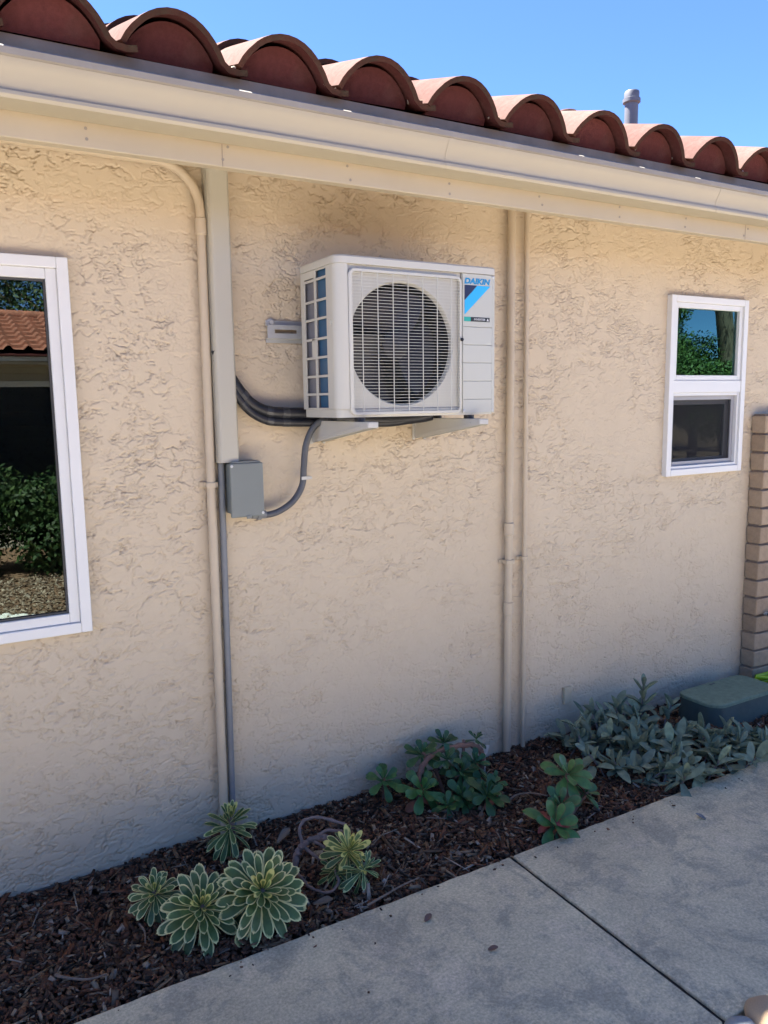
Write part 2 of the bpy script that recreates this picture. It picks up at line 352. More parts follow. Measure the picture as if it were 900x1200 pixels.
# ================================================================== SETTING
g = G(); g.add([(-300, -300, -0.12), (300, -300, -0.12), (300, 300, -0.12), (-300, 300, -0.12)], [(0, 1, 2, 3)])
kind(part('ground', g, 'dirt'), 'structure')
g = G(); g.box(-6, 9, -0.716, 0.0, -0.11, -0.045)
kind(part('planting_bed', g, 'soil'), 'structure')
g = G(); g.box(-9, 13, -3.55, -1.62, -0.11, -0.055)
kind(part('gravel_bed', g, 'gravelbed'), 'structure')
g = G(); g.box(-9, 13, -7.8, -3.55, -0.11, -0.06)
kind(part('bark_bed', g, 'barkbed'), 'structure')
# walkway of concrete slabs, joint at x = 1.725
wk = bpy.data.objects.new('walkway', None); COL.objects.link(wk); wk['kind'] = 'structure'
wk['label'] = 'grey weathered concrete walkway in front of the planting bed'
rsl = random.Random(12)
for xj in (-3.562, -0.105, 1.725, 3.578, 5.408):
    part('joint_dirt', G().box(xj-.009, xj+.009, -1.618, -.72, -.11, -.010), 'soil', wk)
for a, b in ((-5.4, -3.57), (-3.554, -0.113), (-0.097, 1.717), (1.733, 3.57), (3.586, 5.4), (5.416, 8.9)):
    n = int((b-a)/.03); top = []
    for k in range(n+1): top.append((a+(b-a)*k/n, -0.7165+rsl.uniform(-.0022, .0022)))
    for k in range(1, 30): top.append((b+rsl.uniform(-.0012, .0012), -0.716-.904*k/30))
    top += [(b, -1.62), (a, -1.62)]
    for k in range(29, 0, -1): top.append((a+rsl.uniform(-.0012, .0012), -0.716-.904*k/30))
    g = G(); g.prism(top, 'z', -.11, 0.0); part('concrete_slab', g, 'concrete', wk, bevel=0.005)

# ------------------------------------------------------------------ house
house = thing('house', 'beige stucco house wall under a clay tile roof with cream eave and white windows', 'house', (2, 0, 0))
LW = (-0.72, 0.432, 0.892, 2.143); RW = (3.302, 3.913, 1.255, 2.181)
def stucco_wall():
    dx = 0.0036; dz = 0.0030; x0, x1, z0, z1 = -0.45, 4.25, -0.015, 2.52
    nx = int((x1-x0)/dx)+1; nz = int((z1-z0)/dz)+1
    X, Z = np.meshgrid(np.linspace(x0, x1, nx), np.linspace(z0, z1, nz))
    wx = X + 0.03*(fbm(X*7, Z*7, 11, 4)-0.5) + 0.020*(fbm(X*48, Z*48, 15, 3)-0.5)
    wz = Z + 0.03*(fbm(X*7, Z*7, 21, 4)-0.5) + 0.020*(fbm(X*48, Z*48, 25, 3)-0.5)
    h = np.zeros_like(X)
    def sdist(n, c):
        gz, gx = np.gradient(n, dz, dx); return (n-c)/(np.hypot(gx, gz)+0.8)
    clus = sstep(0.34, 0.52, fbm(X*3.4, Z*4.2, 77, 4))
    # trowelled skins: each skin is flat, feathers out gently on one side and ends in a torn edge on the other
    for (sx, sz, thr, hh, seed) in ((6, 11, 0.50, 0.0020, 31), (10, 17, 0.47, 0.0018, 41)):
        d = sdist(fbm(wx*sx, wz*sz, seed, 5, 0.58), thr)
        m = sstep(0.44, 0.54, fbm(X*7.1, Z*8.7, seed+3, 3))
        h += hh*m*(d > 0)*np.exp(-np.clip(d, 0, 1)/0.03)
    # thin torn creases
    for (sx, sz, thr, hh, seed, fr) in ((6, 11, 0.50, 0.0075, 31, 10), (10, 17, 0.47, 0.0075, 41, 13), (8, 15, 0.54, 0.0070, 121, 14), (14, 24, 0.46, 0.0065, 131, 17), (20, 32, 0.51, 0.0058, 141, 20)):
        d = sdist(fbm(wx*sx, wz*sz, seed, 5, 0.58), thr)
        m = sstep(0.49, 0.53, fbm(X*fr, Z*fr*1.25, seed+5, 3))*(0.38+0.62*clus)
        h -= 0.78*hh*m*np.exp(-(d/0.0014)**2)
    h += 0.004*(fbm(X*2.2, Z*2.2, 91, 3)-0.5)
    Y = -(h - 0.004)
    co = np.stack([X, Y, Z], -1).reshape(-1, 3).astype(np.float32)
    i = np.arange(nx*nz).reshape(nz, nx)
    q = np.stack([i[:-1, :-1], i[:-1, 1:], i[1:, 1:], i[1:, :-1]], -1).reshape(-1, 4)
    cx = co[q[:, 0], 0]+dx/2; cz = co[q[:, 0], 2]+dz/2
    keep = np.ones(len(q), bool)
    for (a, b, c, d) in (LW, RW): keep &= ~((cx > a+0.02) & (cx < b-0.02) & (cz > c+0.02) & (cz < d-0.02))
    q = q[keep]
    me = bpy.data.meshes.new('stucco_wall'); me.vertices.add(len(co)); me.vertices.foreach_set('co', co.ravel())
    me.loops.add(q.size); me.loops.foreach_set('vertex_index', q.ravel().astype(np.int32))
    me.polygons.add(len(q)); me.polygons.foreach_set('loop_start', np.arange(0, q.size, 4, dtype=np.int32))
    me.polygons.foreach_set('use_smooth', np.ones(len(q), bool))
    me.update(calc_edges=True); me.materials.append(MAT['stucco'])
    return link('stucco_wall', me, house)
stucco_wall()
g = G()   # the rest of the shell
g.box(-5.0, -0.70, 0.0, 0.15, -0.11, 2.75); g.box(-0.70, -0.45, 0.0, 0.15, -0.11, 0.915); g.box(-0.70, -0.45, 0.0, 0.15, 2.12, 2.75); g.box(4.25, 9.0, 0.0, 0.15, -0.11, 2.75)
g.box(-0.45, 4.25, 0.003, 0.15, 2.52, 2.75)
g.box(-5.0, -4.85, 0.15, 6.0, -0.11, 2.75); g.box(8.85, 9.0, 0.15, 6.0, -0.11, 2.75); g.box(-4.85, 8.85, 5.85, 6.0, -0.11, 2.75)
part('outer_wall', g, 'stucco', house)
g = G(); g.box(-0.45, 4.25, 0.004, 0.12, -0.1, -0.016)
part('footing', g, 'mortar', house)

def window(name, box, lites, screen=None):
    x0, x1, z0, z1 = box
    w = part(name, frame_g(x0, x1, z0, z1, 0.036, -0.026, 0.03), 'vinyl', house, bevel=0.003)
    return w
def frame_g(x0, x1, z0, z1, t, y0, y1, g=None):
    g = g or G()
    g.box(x0, x0+t, y0, y1, z0, z1); g.box(x1-t, x1, y0, y1, z0, z1)
    g.box(x0+t, x1-t, y0, y1, z0, z0+t); g.box(x0+t, x1-t, y0, y1, z1-t, z1); return g
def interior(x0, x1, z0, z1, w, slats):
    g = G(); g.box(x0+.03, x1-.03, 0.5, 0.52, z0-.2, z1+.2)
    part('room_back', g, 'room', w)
# left picture window
w = part('window', frame_g(*LW, 0.036, -0.028, 0.04), 'vinyl', house, bevel=0.003)
part('sash', frame_g(LW[0]+.036, LW[1]-.036, LW[2]+.036, LW[3]-.036, 0.034, -0.018, 0.03), 'sash', w, bevel=0.003)
part('gasket', frame_g(LW[0]+.07, LW[1]-.07, LW[2]+.07, LW[3]-.07, 0.007, -0.008, 0.02), 'gasket', w)
g = G(); g.box(LW[0]+.072, LW[1]-.072, 0.002, 0.006, LW[2]+.072, LW[3]-.072); part('pane', g, 'glass', w)
me = None
nsl = 26
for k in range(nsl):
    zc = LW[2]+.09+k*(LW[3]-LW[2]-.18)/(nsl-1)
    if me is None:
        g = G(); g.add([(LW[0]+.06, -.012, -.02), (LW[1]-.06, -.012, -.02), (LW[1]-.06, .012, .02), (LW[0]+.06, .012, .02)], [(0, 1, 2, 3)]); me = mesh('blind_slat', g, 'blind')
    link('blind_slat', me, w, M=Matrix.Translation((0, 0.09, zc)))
# right double window: fixed light over a sliding light with insect screen
w = part('window', frame_g(*RW, 0.034, -0.026, 0.04), 'vinyl', house, bevel=0.003)
g = G(); g.box(RW[0]+.034, RW[1]-.034, -.022, .035, 1.688, 1.752); part('meeting_rail', g, 'vinyl', w, bevel=0.003)
part('sash', frame_g(RW[0]+.034, RW[1]-.034, 1.752, RW[3]-.034, 0.027, -0.016, 0.03), 'sash', w, bevel=0.003)
g = G(); g.box(RW[0]+.058, RW[1]-.058, 0.002, 0.006, 1.776, RW[3]-.058); part('pane', g, 'glass_green', w)
part('sash', frame_g(RW[0]+.034, RW[1]-.034, RW[2]+.034, 1.688, 0.016, -0.014, 0.03), 'sash', w, bevel=0.002)
part('screen_frame', frame_g(RW[0]+.05, RW[1]-.05, RW[2]+.05, 1.672, 0.022, 0.004, 0.016), 'screenframe', w, bevel=0.002)
part('sash', frame_g(RW[0]+.072, RW[1]-.055, RW[2]+.05, 1.66, 0.035, 0.030, 0.05), 'screenframe', w, bevel=0.002)
g = G(); g.add([(RW[0]+.06, .010, RW[2]+.06), (RW[1]-.06, .010, RW[2]+.06), (RW[1]-.06, .010, 1.665), (RW[0]+.06, .010, 1.665)], [(0, 1, 2, 3)]); part('insect_screen', g, 'screen', w)
g = G(); g.box(RW[0]+.05, RW[1]-.05, 0.036, 0.04, RW[2]+.05, 1.67); part('pane', g, 'glass', w)
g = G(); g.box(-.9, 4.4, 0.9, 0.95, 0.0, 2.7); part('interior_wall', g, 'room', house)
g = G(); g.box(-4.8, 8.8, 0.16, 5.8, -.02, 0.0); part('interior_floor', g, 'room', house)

# eave: fascia, soffit, gutter, drip edge
g = G(); g.box(-5.6, 9.6, -0.452, -0.415, 2.365, 2.55); part('fascia', g, 'cream', house, bevel=0.003)
g = G(); g.prism([(-0.415, 2.40), (-0.415, 2.42), (0.02, 2.545), (0.02, 2.525)], 'x', -5.6, 9.6); part('soffit', g, 'cream', house)
gut = [(-0.4535, 2.532), (-0.4535, 2.432), (-0.534, 2.430), (-0.546, 2.432), (-0.552, 2.440), (-0.551, 2.449), (-0.543, 2.453), (-0.543, 2.460), (-0.548, 2.480), (-0.560, 2.502), (-0.566, 2.512), (-0.568, 2.522),
       (-0.560, 2.522), (-0.556, 2.512), (-0.540, 2.480), (-0.536, 2.452), (-0.460, 2.444), (-0.457, 2.532)]
g = G(); g.prism(gut, 'x', -5.6, 9.6); gutter = part('gutter', g, 'gutter', house, smooth=25)
g = G(); g.prism([(-0.568, 2.5225), (-0.574, 2.526), (-0.575, 2.542), (-0.569, 2.547), (-0.556, 2.547), (-0.556, 2.5225)], 'x', -5.6, 9.6); part('gutter_lip', g, 'lip', gutter, smooth=30)
for xs in (-2.6, 0.05, 3.03, 6.0):
    g = G(); g.box(xs, xs+.012, -.553, -.4575, 2.5475, 2.5495); part('gutter_strap', g, 'lip', gutter)
g = G(); g.box(-5.6, 9.6, -0.4895, -0.4855, 2.535, 2.607); part('drip_edge', g, 'drip', house)

for xs in (1.56, 2.93):
    g = G(); g.prism([(y-.0012*(1 if y < -.5 else 0), z) for y, z in gut[:12]] + [(y+.0002, z) for y, z in gut[12:]], 'x', xs, xs+.022); part('gutter_joint', g, 'gutter', gutter, smooth=25)
# roof
SL = math.atan(0.335); CS, SN = math.cos(SL), math.sin(SL)
def slope(u, v, w, o=(0, 0, 0)): return (o[0]+u, o[1]+v*CS-w*SN, o[2]+v*SN+w*CS)
roof = part('roof', G().prism([(-0.48, 2.568), (-0.48, 2.585), (2.9, 2.585+3.38*0.335), (6.5, 2.585+3.38*.335-3.6*.335), (6.5, 2.56), (2.9, 2.585+3.38*.335-.04)], 'x', -5.5, 9.5), 'stop', house)
PITCH = 0.3205; EXP = 0.37; TL = 0.425
def tprof(u):
    c = 0.130; hw = 0.134
    a = abs(u-c)/hw
    z = 0.0
    if a < 1: z = 0.099*(1-a**2.1)**0.85
    if u > 0.264: z -= 0.006*math.sin(PI*min(1, (u-0.264)/0.08))
    return z + 0.012*(1-u/PITCH)
def tile_mesh(jit):
    us = [-.004, 0.008, .022, .045, .062, .082, .105, .128, .151, .174, .194, .211, .228, .244, .258, .285, .315, .342]; n = len(us); g = G()
    th = 0.016; V = [0, TL]
    rows = []
    for v in V:
        for sgn in (1, 0):
            for i, u in enumerate(us):
                lift = 0.020*(1-v/TL)
                # normal offset for thickness
                e = 1e-3; d = (tprof(u+e)-tprof(u-e))/(2*e); nn = Vector((-d, 1)).normalized()
                uu = u + (nn.x*th if sgn else 0); ww = tprof(u)+lift+(nn.y*th if sgn else 0)
                rows.append(slope(uu, v, ww))
    f = []; mi = []
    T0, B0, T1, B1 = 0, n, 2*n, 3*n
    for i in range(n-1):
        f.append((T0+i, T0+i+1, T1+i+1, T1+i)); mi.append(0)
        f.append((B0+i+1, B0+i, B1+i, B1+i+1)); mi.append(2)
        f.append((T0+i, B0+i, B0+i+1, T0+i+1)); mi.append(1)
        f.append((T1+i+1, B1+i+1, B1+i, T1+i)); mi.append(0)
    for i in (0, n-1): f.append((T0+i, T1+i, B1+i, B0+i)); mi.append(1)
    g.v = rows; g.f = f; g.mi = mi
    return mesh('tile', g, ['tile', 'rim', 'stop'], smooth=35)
tmesh = tile_mesh(0)
gb = G(); us = [0.008+0.244*i/14 for i in range(15)]
pts = [(u, tprof(u)+0.006) for u in us]
poly = [(pts[0][0], 0.009)] + pts + [(pts[-1][0], 0.009)]
gb.add([slope(u, 0.048, w) for u, w in poly] + [slope(u, 0.065, w) for u, w in poly], [tuple(range(len(poly)))] + [(i, i+1, len(poly)+i+1, len(poly)+i) for i in range(len(poly)-1)])
bmesh_stop = mesh('bird_stop', gb, 'stop')
rt = random.Random(3)
NC, NR = 24, 9
XT0 = 0.3525-0.130 - 4*PITCH
for r in range(NR):
    for c in range(NC):
        x = XT0 + c*PITCH + rt.uniform(-.004, .004); v = r*EXP + rt.uniform(-.008, .006)
        o = slope(0, v, 0, (x, -0.532, 2.5865))
        Mx = Matrix.Translation(o) @ Euler((rt.uniform(-.014, .014), rt.uniform(-.02, .02), rt.uniform(-.018, .018))).to_matrix().to_4x4()
        link('tile', tmesh, roof, M=Mx)
        if r == 0: link('bird_stop', bmesh_stop, roof, M=Mx)

# roof vents
def vent(x, y, top, r, mat, label):
    base = 2.585 + (y+.48)*.335
    t = thing('roof_vent', label, 'vent pipe', (x, y, base), group=None)
    part('pipe', G().lathe((x, y, base-.02), (0, 0, 1), [(r, 0), (r, top-.03-base)], 20), mat, t, smooth=True)
    part('cap', G().lathe((x, y, top-.075), (0, 0, 1), [(r*1.02, 0), (r*1.32, 0.008), (r*1.32, .03), (r*1.12, .034), (r*1.12, .07), (r*1.05, .076), (0.0, .076)], 20), mat, t, smooth=30)
    part('flashing', G().lathe((x, y, base-.02), (0, -.34, 1), [(r*3, -.0), (r*2.6, .14), (r*1.05, .17), (r*1.0, .2)], 20), mat, t, smooth=True)
vent(4.068, 1.0, 3.605, 0.042, 'ventgrey', 'grey metal vent pipe with a collar cap, tallest on the tile roof')
vent(3.52, 1.0, 3.395, 0.055, 'tile', 'short red brown pipe end barely showing above the tiles')

# ------------------------------------------------------------------ pipes on the wall
def strap(xc, z, r, t):
    g = G(); g.prism([(xc-r-.022, -.001), (xc-r-.022, -.004), (xc-r-.004, -.005), (xc-r-.004, -2*r-.002), (xc-r*.5, -2*r-.009), (xc+r*.5, -2*r-.009), (xc+r+.004, -2*r-.002), (xc+r+.004, -.005), (xc+r+.022, -.004), (xc+r+.022, -.001)], 'z', z-.009, z+.009)
    part('strap', g, 'tan_pipe', t)
t = thing('conduit_pipe', 'tan painted pipe that bends left under the eave beside the ivory channel', 'pipe', (.872, -.02, 0))
bend = [(.882-.15+.15*math.cos(a), -.022, 2.335+.15*math.sin(a)) for a in [i*PI/2/10 for i in range(11)]]
part('tube', G().tube([(.868, -.022, -.02), (.875, -.022, 1.2), (.882, -.022, 2.30)] + bend + [(.2, -.022, 2.488), (-1.5, -.022, 2.49)], .0165, 14), 'tan_pipe', t, smooth=True)
part('coupling', G().lathe((.882, -.022, 2.252), (0, 0, 1), [(.0165, 0), (.020, .004), (.020, .056), (.0165, .060)], 18), 'tan_pipe', t, smooth=30)
strap(.877, 1.372, .0165, t)
t = thing('downpipe', 'thicker tan pipe with two couplings right of the air conditioner', 'pipe', (2.266, -.03, 0))
part('tube', G().tube([(2.262, -.024, -.03), (2.265, -.024, 1.2), (2.268, -.024, 2.52)], .0175, 16), 'tan_pipe', t, smooth=True)
for z in (1.05, .677):
    part('coupling', G().lathe((2.2645, -.024, z), (0, 0, 1), [(.019, 0), (.0235, .003), (.0235, .055), (.019, .058)], 18), 'tan_pipe', t, smooth=30)
strap(2.264, .925, .019, t)
t = thing('thin_pipe', 'thinner tan pipe running parallel right of the thicker one', 'pipe', (2.36, -.02, 0))
part('tube', G().tube([(2.366, -.018, -.03), (2.362, -.018, 1.2), (2.357, -.018, 2.52)], .011, 14), 'tan_pipe', t, smooth=True)
strap(2.361, .93, .0125, t)
# ivory line set cover
t = thing('line_set_cover', 'ivory plastic cable channel running from the eave down to the grey box', 'pipe cover', (.937, 0, 1.45))
g = G(); g.prism([(.901, .0), (.901, -.046), (.907, -.058), (.913, -.0605), (.967, -.0605), (.973, -.058), (.979, -.046), (.979, .0)], 'z', 1.452, 2.54); part('channel', g, 'ivory', t, bevel=.002)
g = G(); g.prism([(.8985, .0), (.8985, -.03), (.9005, -.03), (.9005, 0)], 'z', 1.452, 2.54); g.prism([(.9795, .0), (.9795, -.03), (.9815, -.03), (.9815, 0)], 'z', 1.452, 2.54); part('backplate', g, 'ivory', t)
# grey conduit + disconnect box
t = thing('electrical_conduit', 'grey electrical conduit from the grey box down into the mulch', 'conduit', (.91, -.016, 0))
part('tube', G().tube([(.904, -.017, -.03), (.912, -.017, .8), (.918, -.017, 1.451)], .0125, 14), 'greypvc', t, smooth=True)
t = thing('disconnect_box', 'grey metal electrical box on the wall below the ivory channel', 'electrical box', (.99, 0, 1.25))
part('body', G().box(.936, 1.060, -.066, -.001, 1.262, 1.447), 'greybox', t, bevel=.003)
g = G(); g.box(.930, 1.057, -.084, -.0665, 1.250, 1.4495); part('cover', g, 'greybox', t, bevel=.004)
g = G(); g.prism([(.935, 1.4497), (1.052, 1.4497), (1.045, 1.456), (.942, 1.456)], 'y', -.078, -.002); part('rain_hood', g, 'greybox', t, bevel=.002)
part('latch', G().box(.985, 1.005, -.088, -.0845, 1.244, 1.256), 'greybox', t, bevel=.002)
# whip
t = thing('flexible_whip', 'dark grey flexible conduit looping from the box up to the air conditioner', 'cable', (1.2, -.05, 1.25))
wp = smooth_path([(1.048, -.045, 1.252), (1.075, -.045, 1.246), (1.13, -.046, 1.256), (1.19, -.047, 1.292), (1.228, -.048, 1.35), (1.236, -.05, 1.42), (1.245, -.054, 1.50), (1.268, -.062, 1.56), (1.30, -.075, 1.592), (1.34, -.1, 1.602)], 8)
part('tube', G().tube(wp, .0125, 12), 'flex', t, smooth=True)
part('connector', G().lathe((1.040, -.045, 1.252), (1, 0, -.1), [(.010, -.02), (.018, -.02), (.018, .0), (.0215, .001), (.0215, .016), (.016, .018), (.016, .034), (.0128, .036)], 12), 'greypvc', t, smooth=25)
g = G(); g.box(1.220, 1.252, -.0645, -.0625, 1.372, 1.384); g.box(1.252, 1.264, -.0625, -.002, 1.373, 1.383); part('clip', g, 'bracket', t)
# refrigerant lines
t = thing('refrigerant_lines', 'pair of black insulated pipes leaving the ivory channel toward the air conditioner', 'pipe', (1.1, -.04, 1.62))
for dz, dy, r in ((0, -.034, .0215), (-.034, -.038, .0165)):
    p = smooth_path([(.915, dy, 1.86+dz), (.95, dy, 1.785+dz), (.988, dy, 1.722+dz), (1.035, dy, 1.668+dz), (1.095, dy-.004, 1.636+dz), (1.17, dy-.008, 1.627+dz), (1.26, dy-.01, 1.624+dz), (1.4, dy-.02, 1.605+dz*.6), (1.6, dy-.06, 1.592+dz*.3), (1.70, dy-.12, 1.60), (1.74, dy-.15, 1.61)], 6)
    tb = part('insulated_tube', G().tube(p, r, 12), 'foam', t, smooth=True)
    for i0 in (14, 24, 29): part('tape_band', G().tube(p[i0:i0+3], r*1.05, 12), 'tape', tb, smooth=30)
# ------------------------------------------------------------------ wall bracket
t = thing('wall_bracket', 'galvanised wall bracket with slotted rail and two arms under the air conditioner', 'bracket', (1.55, 0, 1.5))
g = G(); X0, X1 = 1.118, 2.0
# slotted rail: web assembled round its slots
sl = [(1.146, 1.236)] + [(1.256+.09*k, 1.256+.09*k+.02) for k in range(8)]
zA, zB, zs0, zs1 = 1.908, 1.952, 1.924, 1.938
g.box(X0, X1, -.022, -.019, zA, zs0); g.box(X0, X1, -.022, -.019, zs1, zB)
e = X0
for a, b in sl: g.box(e, a, -.022, -.019, zs0, zs1); e = b
g.box(e, X1, -.022, -.019, zs0, zs1)
g.box(X0, X1, -.0225, -.0005, zB, zB+.003); g.box(X0, X1, -.0225, -.0005, zA-.003, zA); g.box(X0, X1, -.004, -.001, zB+.003, zB+.02); g.box(X0, X1, -.004, -.001, zA-.018, zA-.003)
part('rail', g, 'galv', t)
for x in (1.138, 1.98):
    part('bolt', G().lathe((x, -.004, zB+.012), (0, -1, 0), [(.016, 0), (.016, .003), (.009, .004), (.009, .012), (0, .012)], 8), 'galv', t, smooth=25)
def arm(x):
    w = .042
    g = G()
    g.prism([(-.002, 1.508), (-.002, 1.596), (-.455, 1.596), (-.455, 1.575)], 'x', x, x+.003)
    g.prism([(-.002, 1.508), (-.002, 1.596), (-.455, 1.596), (-.455, 1.575)], 'x', x+w-.003, x+w)
    g.box(x+.003, x+w-.003, -.455, -.002, 1.593, 1.5957)
    g.box(x-.012, x, -.006, -.0015, 1.505, 1.598); g.box(x+w, x+w+.012, -.006, -.0015, 1.505, 1.598)
    g.box(x+.003, x+w-.003, -.456, -.4535, 1.576, 1.593)
    part('arm', g, 'bracket', t, bevel=.0012)
    g = G(); g.prism([(-.03, 1.522), (-.03, 1.527), (-.40, 1.583), (-.40, 1.578)], 'x', x-.0025, x-.0003); part('arm_rib', g, 'bracket', t)
    for y in (-.36, -.14):
        part('rubber_mount', G().lathe((x+w/2, y, 1.5962), (0, 0, 1), [(0, 0), (.02, .0), (.02, .014), (0, .014)], 12), 'foam', t, smooth=30)
arm(1.298); arm(1.772)

# ------------------------------------------------------------------ air conditioner
X0, X1, YF, YB, Z0, Z1 = 1.222, 1.895, -.385, -.098, 1.613, 2.158
ac = thing('air_conditioner', 'ivory outdoor air conditioner unit with round fan grille mounted on the stucco wall', 'air conditioner', (1.56, -.24, 1.613))
def rrect(x0, x1, y0, y1, rfl, rest, seg=8):
    # plan outline, counter-clockwise from front-left; front is low y
    out = []
    for (cx, cy, r, a0) in ((x0+rfl, y0+rfl, rfl, PI), (x1-rest, y0+rest, rest, 1.5*PI), (x1-rest, y1-rest, rest, 0), (x0+rest, y1-rest, rest, .5*PI)):
        for k in range(seg+1):
            a = a0 + k*PI/2/seg; out.append((cx+r*math.cos(a), cy+r*math.sin(a)))
    return out
# lid
lid = G(); o1 = rrect(X0-.003, X1+.003, YF-.003, YB+.003, .036, .012)
o2 = rrect(X0+.001, X1-.001, YF+.001, YB-.001, .034, .010); n = len(o1)
lid.add([(x, y, 2.131) for x, y in o1] + [(x, y, 2.153) for x, y in o1] + [(x, y, 2.1585) for x, y in o2],
        [tuple(range(n-1, -1, -1)), tuple(range(2*n, 3*n))] + [(i, (i+1) % n, n+(i+1) % n, n+i) for i in range(n)] + [(n+i, n+(i+1) % n, 2*n+(i+1) % n, 2*n+i) for i in range(n)])
part('top_lid', lid, 'ac', ac, smooth=35)
# base pan
g = G(); g.prism(rrect(X0+.004, X1-.004, YF+.006, YB-.004, .03, .01), 'z', 1.6115, 1.640); part('base_pan', g, 'ac', ac, smooth=35)
# rounded front-left corner panel
r = .036; arc = [(X0+r+r*math.cos(PI+k*PI/2/10), YF+r+r*math.sin(PI+k*PI/2/10)) for k in range(11)]
inn = [(X0+r+(r-.003)*math.cos(PI+k*PI/2/10), YF+r+(r-.003)*math.sin(PI+k*PI/2/10)) for k in range(11)]
poly = [(X0, -.322)] + arc + [(1.268, YF), (1.268, YF+.003)] + inn[::-1] + [(X0+.003, -.322)]
g = G(); g.prism(poly, 'z', 1.6405, 2.1305); part('corner_panel', g, 'ac', ac, smooth=35)
part('side_clip', G().box(X0-.004, X0, -.346, -.338, 1.93, 1.944), 'ac', ac, bevel=.001)
# side guard: three uprights and cross bars, openings between
zrows = [1.6405, 1.697, 1.7605, 1.8265, 1.892, 1.9615, 2.025, 2.0915]
g = G(); xs0, xs1 = X0+.0003, X0+.0045
g.box(xs0, xs1, -.3218, -.309, 1.6405, 2.1305); g.box(xs0, xs1, -.2265, -.2105, 1.6405, 2.1305); g.box(xs0, xs1, -.132, YB, 1.6405, 2.1305)
for k, z in enumerate(zrows):
    hh = .006 if k else .004
    if k == 0: a, b = 1.6405, 1.646
    elif k == 7: a, b = z-.0005, z+.008
    else: a, b = z-.007, z+.0015
    g.box(xs0, xs1, -.309, -.2265, a, b); g.box(xs0, xs1, -.2105, -.132, a, b)
g.box(xs0, xs1, -.309, -.2265, 2.124, 2.1305); g.box(xs0, xs1, -.2105, -.132, 2.104, 2.1305); g.box(xs0, xs1, -.2105, -.185, 1.8265, 1.892)
part('side_guard', g, 'ac', ac, bevel=.0008)
g = G(); g.box(X0+.012, X0+.034, -.315, -.222, 1.642, 2.128); part('coil', g, 'coil_blue', ac)
g = G(); g.box(X0+.013, X0+.034, -.2218, -.105, 1.642, 2.128); part('coil', g, 'coil_grey', ac, label='greyer rear half of the heat exchanger fins')
g = G(); g.box(X0+.03, X1-.004, YB-.012, YB-.0002, 1.6405, 2.1305); part('back_panel', g, 'coil_grey', ac)
# front orifice panel with round opening
cx, cz, R = 1.490, 1.868, .2185
px0, px1, pz0, pz1 = 1.2685, 1.742, 1.6405, 2.1305; yP = YF+.010
g = G(); nseg = 64
circ = [(cx+R*math.cos(2*PI*k/nseg), cz+R*math.sin(2*PI*k/nseg)) for k in range(nseg)]
def onrect(a):
    dx, dz = math.cos(a), math.sin(a); ts = []
    if dx > 1e-9: ts.append((px1-cx)/dx)
    if dx < -1e-9: ts.append((px0-cx)/dx)
    if dz > 1e-9: ts.append((pz1-cz)/dz)
    if dz < -1e-9: ts.append((pz0-cz)/dz)
    tt = min(ts); return (cx+tt*dx, cz+tt*dz)
outer = [onrect(2*PI*k/nseg) for k in range(nseg)]
corners = [(px0, pz0), (px1, pz0), (px0, pz1), (px1, pz1)]
g.add([(x, yP, z) for x, z in circ] + [(x, yP, z) for x, z in outer], [(k, (k+1) % nseg, nseg+(k+1) % nseg, nseg+k) for k in range(nseg)])
for c in corners:
    ks = sorted(range(nseg), key=lambda k: (outer[k][0]-c[0])**2+(outer[k][1]-c[1])**2)
    ca = math.atan2(c[1]-cz, c[0]-cx) % (2*PI); k0 = int(ca/(2*PI/nseg)); k1 = (k0+1) % nseg
    g.add([(outer[k0][0], yP, outer[k0][1]), (c[0], yP, c[1]), (outer[k1][0], yP, outer[k1][1])], [(0, 1, 2)])
part('orifice_panel', g, 'ac', ac)
part('bell_mouth', G().lathe((cx, yP, cz), (0, 1, 0), [(R, 0), (R-.003, .003), (R-.006, .012), (R-.006, .020)], 64), 'ac', ac, smooth=True)
g = G(); g.box(1.262, 1.742, -.14, -.135, 1.645, 2.125); part('fan_bulkhead', g, 'dark', ac)
part('fan_shroud', G().lathe((cx, yP+.0195, cz), (0, 1, 0), [(R-.0055, 0), (R-.002, .02), (R-.002, .225)], 64), 'dark', ac, smooth=True)
# fan
fan = part('fan', G().lathe((cx, -.335, cz), (0, 1, 0), [(0, -.004), (.03, -.002), (.052, .008), (.056, .02), (.056, .07)], 32), 'dark', ac, smooth=30)
for b in range(3):
    a0 = b*2*PI/3 + .6; vs = []; na, nr = 8, 5
    for j in range(nr):
        rr = .05 + (.2-.05)*j/(nr-1)
        for k in range(na):
            sw = 1.75*(k/(na-1)) + .35*(j/(nr-1)); y = -.335 + .075*(k/(na-1)) + .006*math.sin(PI*k/(na-1))
            vs.append((cx+rr*math.cos(a0+sw), y, cz+rr*math.sin(a0+sw)))
    fs = [(j*na+k, j*na+k+1, (j+1)*na+k+1, (j+1)*na+k) for j in range(nr-1) for k in range(na-1)]
    part('blade', G().add(vs, fs), 'blade', fan, smooth='all')
part('motor', G().lathe((cx, -.26, cz), (0, 1, 0), [(0, 0), (.05, 0), (.05, .06)], 20), 'dark', ac, smooth=30)
